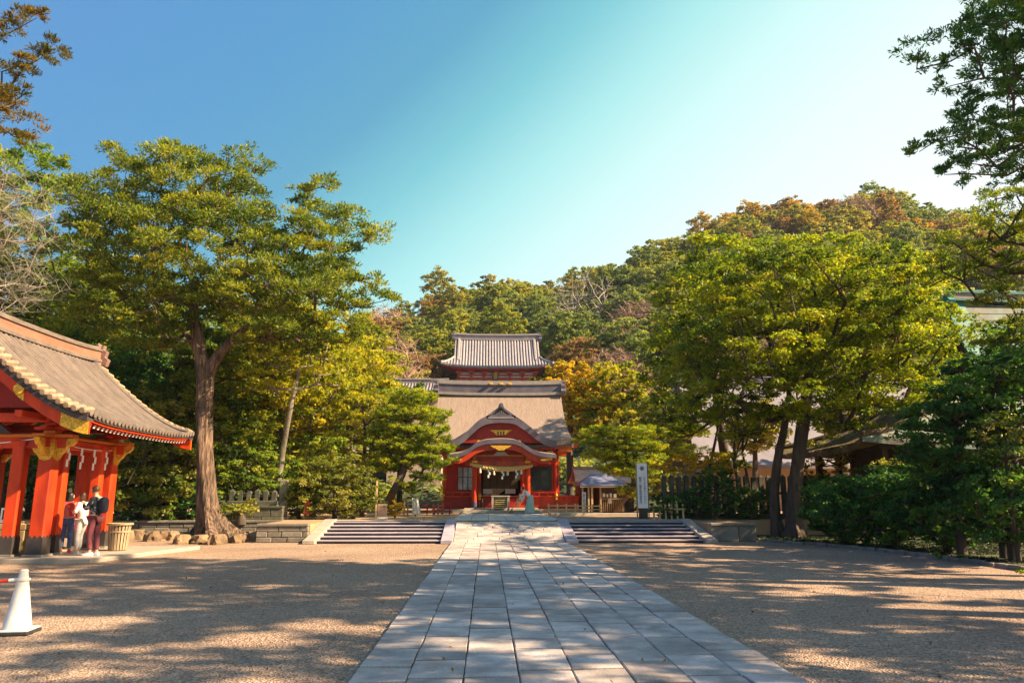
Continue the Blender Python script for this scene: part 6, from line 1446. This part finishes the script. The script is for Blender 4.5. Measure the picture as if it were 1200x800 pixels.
    for q in bm.verts:
        x, y, z = q.co; fr = y > .25 and z < .35
        w = 1.13+.05*noise.noise(q.co*4+Vector((c_.x, 0, 0))); q.co = c_+(r_*x*.078*w+f*(y*.098*w-.006)+u_*z*.118*w)*H
        if fr or (z < -.45): kill.append(q)
    bmesh.ops.delete(bm, geom=kill, context='VERTS')
    me = bpy.data.meshes.new('hair'); bm.to_mesh(me); bm.free()
    mb = MB(); mb.v = [tuple(q.co) for q in me.vertices]; mb.f = [tuple(p.vertices) for p in me.polygons]; bpy.data.meshes.remove(me)
    ln = hair.get('len', 0)
    if ln:
        for i in range(26):
            a_ = PI*(.95*i/25+.025); p0 = c_+(r_*math.cos(a_)*.078-f*math.sin(a_)*.088-u_*.02)*H; w = R.uniform(.85, 1.1)
            mb.tube([p0, p0+(-f*.015-u_*ln*.5*w)*H, p0+(f*.005-u_*ln*w)*H], [.020*H, .018*H, .006*H], 5)
    link('hair', mb.mesh('hair', smooth=True), hair['mat'], root)
    return root
def stand(**k):
    j = dict(pelvis=(0,0,.92), neck=(0,.01,1.42), head=(0,.03,1.575), shL=(-.17,0,1.36), shR=(.17,0,1.36), elL=(-.22,.02,1.09), elR=(.22,.02,1.09), wrL=(-.18,.20,1.00), wrR=(.18,.20,1.00), haL=(-.14,.27,1.02), haR=(.14,.27,1.02),
             hipL=(-.09,0,.88), hipR=(.09,0,.88), knL=(-.10,.03,.48), knR=(.10,.0,.48), anL=(-.10,0,.09), anR=(.11,-.04,.09), toL=(-.12,.13,.04), toR=(.13,.09,.04)); j.update(k); return j
HB = mat('black_hair', (.02,.015,.015), .45, .2, 30); HR = mat('auburn_hair', (.055,.02,.010), .5, .25, 30)
def patterned(name, a, b, s_=9, thr=.5):
    m = mat(name, a, .75, .1, 5); nt = m.node_tree; bs = nt.nodes['Principled BSDF']; N = nt.nodes; tc = N.new('ShaderNodeTexCoord'); v_ = N.new('ShaderNodeTexNoise'); v_.inputs['Scale'].default_value = s_; v_.inputs['Detail'].default_value = 2
    nt.links.new(tc.outputs['Object'], v_.inputs['Vector']); r_ = N.new('ShaderNodeValToRGB'); r_.color_ramp.interpolation = 'CONSTANT'; e = r_.color_ramp.elements; e[0].color = (*a, 1); e[1].position = thr; e[1].color = (*b, 1)
    nt.links.new(v_.outputs['Fac'], r_.inputs['Fac']); nt.links.new(r_.outputs[0], bs.inputs['Base Color']); return m
PZ = .11
p = at(83, 644, 20.6); p = Vector((HX(82, 20.75), 20.75, PZ))
person('woman in red jacket and blue jeans with long dark hair beside the pavilion pillar', p, 20, stand(elL=(-.21,.08,1.12), wrL=(-.10,.25,1.16), haL=(-.05,.30,1.20), neck=(0,.03,1.41), head=(0,.07,1.56)),
       dict(trousers=mat('blue_denim', (.10,.15,.32), .8, .35, 12), jacket=patterned('red_jacket', (.60,.05,.04), (.75,.22,.18), 5, .56), shoe=mat('red_shoe', (.6,.08,.06), .6)), dict(mat=HB, len=.30, face=(.5, .7, -.15)), H=.93)
p = Vector((HX(99, 20.55), 20.55, PZ))
person('woman in white hooded jacket and pale trousers looking down between her companions', p, 75, stand(elL=(-.21,.10,1.12), elR=(.21,.10,1.12), wrL=(-.06,.27,1.13), wrR=(.06,.27,1.13), haL=(-.03,.34,1.16), haR=(.03,.34,1.16), neck=(0,.04,1.41), head=(0,.10,1.55), knR=(.09,.10,.50), anR=(.10,.10,.09), toR=(.11,.23,.04)),
       dict(trousers=mat('pale_trousers', (.62,.58,.54), .8, .12, 9), jacket=patterned('white_jacket', (.80,.77,.74), (.55,.42,.40), 5, .60), len=.05, shoe=mat('grey_shoe', (.3,.28,.3), .6)), dict(mat=HR, len=.16, face=(0, .9, -.35)), H=.93)
p = Vector((HX(114, 19.75), 19.75, PZ))
man = person('man in black and grey patterned jacket and maroon trousers with a backpack', p, 78, stand(elL=(-.23,.10,1.12), elR=(.23,.10,1.12), wrL=(-.10,.30,1.22), wrR=(.12,.30,1.20), haL=(-.05,.36,1.27), haR=(.07,.36,1.25), neck=(0,.04,1.43), head=(0,.10,1.575), knL=(-.10,.05,.48), anL=(-.10,-.02,.09)),
       dict(trousers=mat('maroon_trousers', (.20,.05,.06), .8, .2, 9), jacket=patterned('black_grey_jacket', (.035,.035,.045), (.36,.33,.30), 6, .56), len=.04, shoe=mat('white_shoe', (.8,.78,.76), .6)), dict(mat=HR, face=(0, .95, -.2)), H=1.02, skin=SKIN_R)
bp_ = empty('backpack', p+Vector((.22, -.02, 1.2)), 'black backpack with pale strap on the back of the man in maroon trousers', 'backpack')
rot = Matrix.Rotation(math.radians(78), 3, 'Z'); bb = bmesh.new(); bmesh.ops.create_icosphere(bb, subdivisions=3, radius=1)
for q in bb.verts:
    x, y, z = q.co; q.co = rot @ Vector((math.copysign(abs(x)**.55, x)*.13, math.copysign(abs(y)**.55, y)*.085-.19, math.copysign(abs(z)**.55, z)*.20+.0+.04))
me = bpy.data.meshes.new('pack'); bb.to_mesh(me); bb.free(); me.transform(Matrix.Translation(Vector((-.22, .02, 0)))); me.polygons.foreach_set('use_smooth', [True]*len(me.polygons)); link('pack', me, mat('black_nylon', (.02,.02,.03), .55, .2, 12), bp_)
mb = MB()
for e in (-1, 1): mb.tube([rot @ Vector((e*.12, -.13, .20))+p+Vector((0,0,1.2)), rot @ Vector((e*.13, .02, .25))+p+Vector((0,0,1.2)), rot @ Vector((e*.14, .13, .12))+p+Vector((0,0,1.2)), rot @ Vector((e*.15, .08, -.06))+p+Vector((0,0,1.2)), rot @ Vector((e*.13, -.12, -.12))+p+Vector((0,0,1.2))], .016, 6)
mb.build('strap', BLACKM, bp_)
# shrine attendant sweeping
p = Vector((HX(620, 39.0), 39.0, TH+.05))
miko = person('bending shrine attendant in white robe and pale green skirt sweeping before the hall', p, 75, stand(pelvis=(0,-.08,.88), neck=(0,.24,1.22), head=(0,.36,1.31), shL=(-.17,.19,1.16), shR=(.17,.19,1.16), elL=(-.20,.34,.98), elR=(.20,.30,.94), wrL=(-.08,.50,.94), wrR=(.05,.44,.74), haL=(-.04,.56,.93), haR=(.02,.50,.72), hipL=(-.09,-.06,.85), hipR=(.09,-.06,.85)),
       dict(jacket=mat('white_robe', (.82,.80,.78), .8, .04, 6), len=.02, skirt=mat('pale_green_skirt', (.36,.50,.46), .75, .1, 8), sleeve=mat('white_robe', (.82,.80,.78)), shoe=PAPER), dict(mat=HR, len=.0, face=(0, .8, -.5)), H=.95)
br = empty('bamboo_broom', p+Vector((-.9, 0, 0)), 'long bamboo broom held by the bending attendant', 'broom')
a = p+Vector((-.42, .1, 1.02)); b = p+Vector((-.86, .1, .28)); MB().tube([a, b], .014, 6).build('handle', WOOD_L, br)
mb = MB()
for i in range(22): mb.tube([b, b+Vector((-.10+R.uniform(-.13, .13), R.uniform(-.1, .1), -.27))], [.012, .004], 4)
mb.build('bristles', mat('broom_twigs', (.4,.22,.08), .9), br)

# ------------------------------------------------------------------ court furniture
c = G(19, 742); cn = empty('traffic_cone', (c.x, c.y, 0), 'white traffic cone with black base at the left edge of the court', 'traffic cone')
CW = mat('white_plastic', (.78,.72,.66), .45, .05, 8, dirt=(.5,.42,.34), dirt_amt=.4, dirt_scale=6)
mb = MB(); mb.lathe([(.165, .035), (.155, .05), (.045, .70), (.048, .715), (.035, .73)], (c.x, c.y, 0), 28); mb.build('cone_body', CW, cn, smooth=True)
MB().cbox((c.x, c.y, .018), (.40, .40, .034), .15).build('base_plate', mat('black_rubber', (.03,.03,.03), .7, .2, 9), cn, bevel=.012)
MB().cbox((c.x, c.y, .050), (.37, .37, .022), .15).build('base_flange', CW, cn, bevel=.008)
MB().lathe([(.062, .60), (.078, .605), (.078, .625), (.060, .63)], (c.x, c.y, 0), 20).build('bar_ring', CW, cn, smooth=True)
ba = empty('cone_bar', (c.x-.5, c.y, .6), 'red and white striped bar hooked on the white cone', 'barrier bar')
RED = mat('red_plastic', (.65,.04,.02), .45, .05, 8)
p0 = Vector((c.x-.055, c.y, .615)); dr = Vector((-1, -.25, -.10)).normalized()
for i in range(9):
    MB().tube([p0+dr*(.0+i*.10), p0+dr*(.0995+i*.10)], .020, 10).build('white_band' if i % 2 == 0 else 'red_band', PAPER if i % 2 == 0 else RED, ba)

# tall white banner sign
ys = 30.1; x0, x1 = HX(747.5, ys), HX(759.5, ys); zt, z0 = at(753, 542.5, ys).z, at(753, 595, ys).z
sg = empty('tall_sign', ((x0+x1)/2, ys, TH), 'tall white sign with round crest and two columns of dark writing by the right steps', 'sign')
MB().box(x0, x1, ys-.02, ys+.02, z0, zt).build('sign_board', WHITE, sg, bevel=.004)
MB().box(x0-.055, x0-.003, ys-.03, ys+.03, TH, zt+.02).build('post', WOOD, sg, bevel=.005)
MB().box(x1+.003, x1+.04, ys-.03, ys+.03, TH, zt-.1).build('post', LEAD, sg, bevel=.005)
MB().box(x0+.03, x1-.02, ys-.01, ys+.015, TH+.05, z0-.01).build('lower_panel', WOOD_D, sg)
MB().box(x0-.15, x1+.1, ys-.16, ys+.16, TH+.002, TH+.07).build('foot', STONE, sg, bevel=.01)
INK = mat('indigo_ink', (.05,.05,.17), .7)
xc = (x0+x1)/2; zc_ = at(753, 548.5, ys).z
cr_ = MB(); cr_.tube([(xc+.075*math.cos(a_), ys-.024, zc_+.075*math.sin(a_)) for a_ in [i*2*PI/20 for i in range(21)]], .014, 4); cr_.tube([(xc, ys-.028, zc_), (xc, ys-.022, zc_)], .045, 14); cr_.build('crest', INK, sg)
zt2 = at(753, 554, ys).z; hh = (zt2-z0)
text_mesh('lettering', '\n'.join('鶴岡八幡宮御祈祷受付'), .115, (xc-.085, ys-.026, (zt2+z0)/2), INK, sg)
text_mesh('lettering', '\n'.join('どうぞお参りください'), .115, (xc+.09, ys-.026, (zt2+z0)/2), INK, sg)

# thin post with mesh panel left of the pine
yp = 32.0; c = at(440.5, 605, yp)
np_ = empty('notice_post', (c.x, yp, TH), 'thin pale post with low notice panel at the top of the left steps', 'post')
MB().box(c.x-.035, c.x+.035, yp-.03, yp+.03, TH, at(440, 563, yp).z).build('post', WOOD_L, np_)
MB().box(HX(443, yp), HX(454, yp), yp-.015, yp+.015, TH+.10, at(448, 590, yp).z).build('panel', mat('faded_panel', (.42,.26,.20), .8, .15, 9), np_)
MB().box(HX(442.5, yp), HX(455, yp), yp-.03, yp+.03, TH+.02, TH+.09).build('foot_rail', PAPER, np_)
tree('golden_bush', 'small golden bush beside the notice panel', 'shrub', [(HX(463, 33.4), 33.4, TH), at(463, 600, 33.4), at(463, 592, 33.4)], [.04,.03,.02], [pb(463,597,33.4,10,9,.35)], F_GOLD, BARK_D, spacing=.2, crad=.14, per=70, L=.06, Wd=.035, start=.1)
# white cloth on a drying frame
yk = 36; k0, k1 = HX(472, yk), HX(489, yk)
fr = empty('wooden_rack', ((k0+k1)/2, yk, TH), 'low wooden rack with upright posts between the golden bush and the hall', 'rack')
for px in (474, 478, 487): MB().box(HX(px, yk)-.035, HX(px, yk)+.035, yk-.03, yk+.03, TH, at(480, 585, yk).z).build('post', WOOD, fr)
MB().box(k0, k1, yk-.02, yk+.02, at(480, 586, yk).z, at(480, 585, yk).z+.02).build('rail', WOOD, fr)
cb = MB(); a_, b_ = HX(483.5, yk-.1), HX(490, yk-.1); zt_ = at(486, 583.5, yk).z; cb.sheet([[(a_+(b_-a_)*i/8-.02+.03*math.sin(i), yk-.10+.03*math.sin(i*1.9), zt_), (a_+(b_-a_)*i/8+.015*i, yk-.12+.05*math.sin(i*1.9), TH+.12)] for i in range(9)], .012)
tag(cb.build('white_cloth', PAPER, smooth=True), 'white cloth hanging on the end of the wooden rack', 'cloth')
rs = empty('red_offering_stand', (HX(459, 37), 37, TH), 'small red box on a post behind the golden bush', 'stand')
MB().cbox((HX(459, 37), 37, at(459, 585, 37).z), (.26, .2, .24)).build('box', VERM, rs, bevel=.01); MB().cbox((HX(459, 37), 37, (TH+at(459, 587, 37).z)/2), (.07, .07, at(459, 587, 37).z-TH)).build('post', WOOD, rs)
rs = empty('red_banner', (HX(358, 31.6), 31.6, TH), 'small red marker half hidden in the rounded clipped bush', 'marker')
MB().box(HX(358, 31.6), HX(363, 31.6), 31.58, 31.6, at(360, 603, 31.6).z, at(360, 587, 31.6).z).build('panel', VERM, rs); MB().box(HX(357, 31.6)-.02, HX(357, 31.6)+.02, 31.57, 31.61, TH, at(360, 585, 31.6).z).build('pole', WOOD, rs)

# low wooden barriers round the hall
def barrier(label, pxa, pxb, Y, m, pyt=590, posts=4, rails=(.25, .55, .9), zb=TH):
    f = empty('wooden_barrier', (HX((pxa+pxb)/2, Y), Y, zb), label, 'barrier', 'low wooden barriers round the hall'); zt = at((pxa+pxb)/2, pyt, Y).z; h_ = zt-zb
    for i in range(posts):
        x = HX(pxa, Y)+(HX(pxb, Y)-HX(pxa, Y))*i/(posts-1); MB().box(x-.035, x+.035, Y-.035, Y+.035, zb, zt+.05).build('post', m, f, bevel=.006)
    for q in rails: MB().box(HX(pxa, Y)-.08, HX(pxb, Y)+.08, Y-.060, Y-.036, zb+h_*q-.03, zb+h_*q+.03).build('rail', m, f)
    return f
barrier('pale wooden barrier in front of the red deck right of the attendant', 643, 674, 38.5, WOOD_L, 591, 4)
barrier('shorter pale wooden barrier before the small office', 677, 703, 38.8, WOOD_L, 591.5, 4)
barrier('dark red barrier left of the hall porch', 492, 527, 39.5, VERM_D, 590, 5, (.3, .85))
barrier('low red bench-like barrier nearest the left pine', 508, 519, 38.6, mat('faded_red', (.40,.12,.08), .7, .2, 6), 591, 3, (.5, .9))
barrier('pale low rail of posts along the right terrace behind the tall sign', 766, 800, 30.6, WOOD_L, 592, 6, (.75,))
vs = empty('upright_sign', (HX(684.5, 39.5), 39.5, TH), 'narrow white upright sign before the small office', 'sign')
MB().box(HX(682.3, 39.5), HX(686.7, 39.5), 39.47, 39.5, TH+.1, at(684, 576.5, 39.5).z).build('board', PAPER, vs); MB().box(HX(684, 39.5)-.02, HX(685, 39.5), 39.501, 39.54, TH, TH+.8).build('stake', WOOD, vs)
text_mesh('lettering', '\n'.join('御守授与所'), .15, (HX(684.5, 39.5), 39.465, at(684, 586, 39.5).z), INK, vs)
for i, (px, lab) in enumerate(((536, 'left stone block at the foot of the hall'), (546, 'right stone block at the foot of the hall beside the porch pillar'))):
    x = HX(px, 40.3); o = MB().box(x-.28, x+.2, 40.2, 40.6, TH+.001, TH+.25).build('stone_block', STONE_L, bevel=.02); tag(o, lab, 'stone block', 'stone blocks at the foot of the hall')

# ------------------------------------------------------------------ air
hz = MB().box(-330, 330, -40, 330, -1.0, 95).build('haze', None); tag(hz, 'thin pale haze over the whole precinct and hillside', 'haze', kind='stuff')
hm_ = bpy.data.materials.new('haze'); hm_.use_nodes = True; nt = hm_.node_tree; nt.nodes.clear()
o_ = nt.nodes.new('ShaderNodeOutputMaterial'); v_ = nt.nodes.new('ShaderNodeVolumePrincipled'); v_.inputs['Color'].default_value = (.86, .88, .95, 1); v_.inputs['Density'].default_value = .0002; v_.inputs['Anisotropy'].default_value = .2
nt.links.new(v_.outputs[0], o_.inputs['Volume']); hz.data.materials.append(hm_)
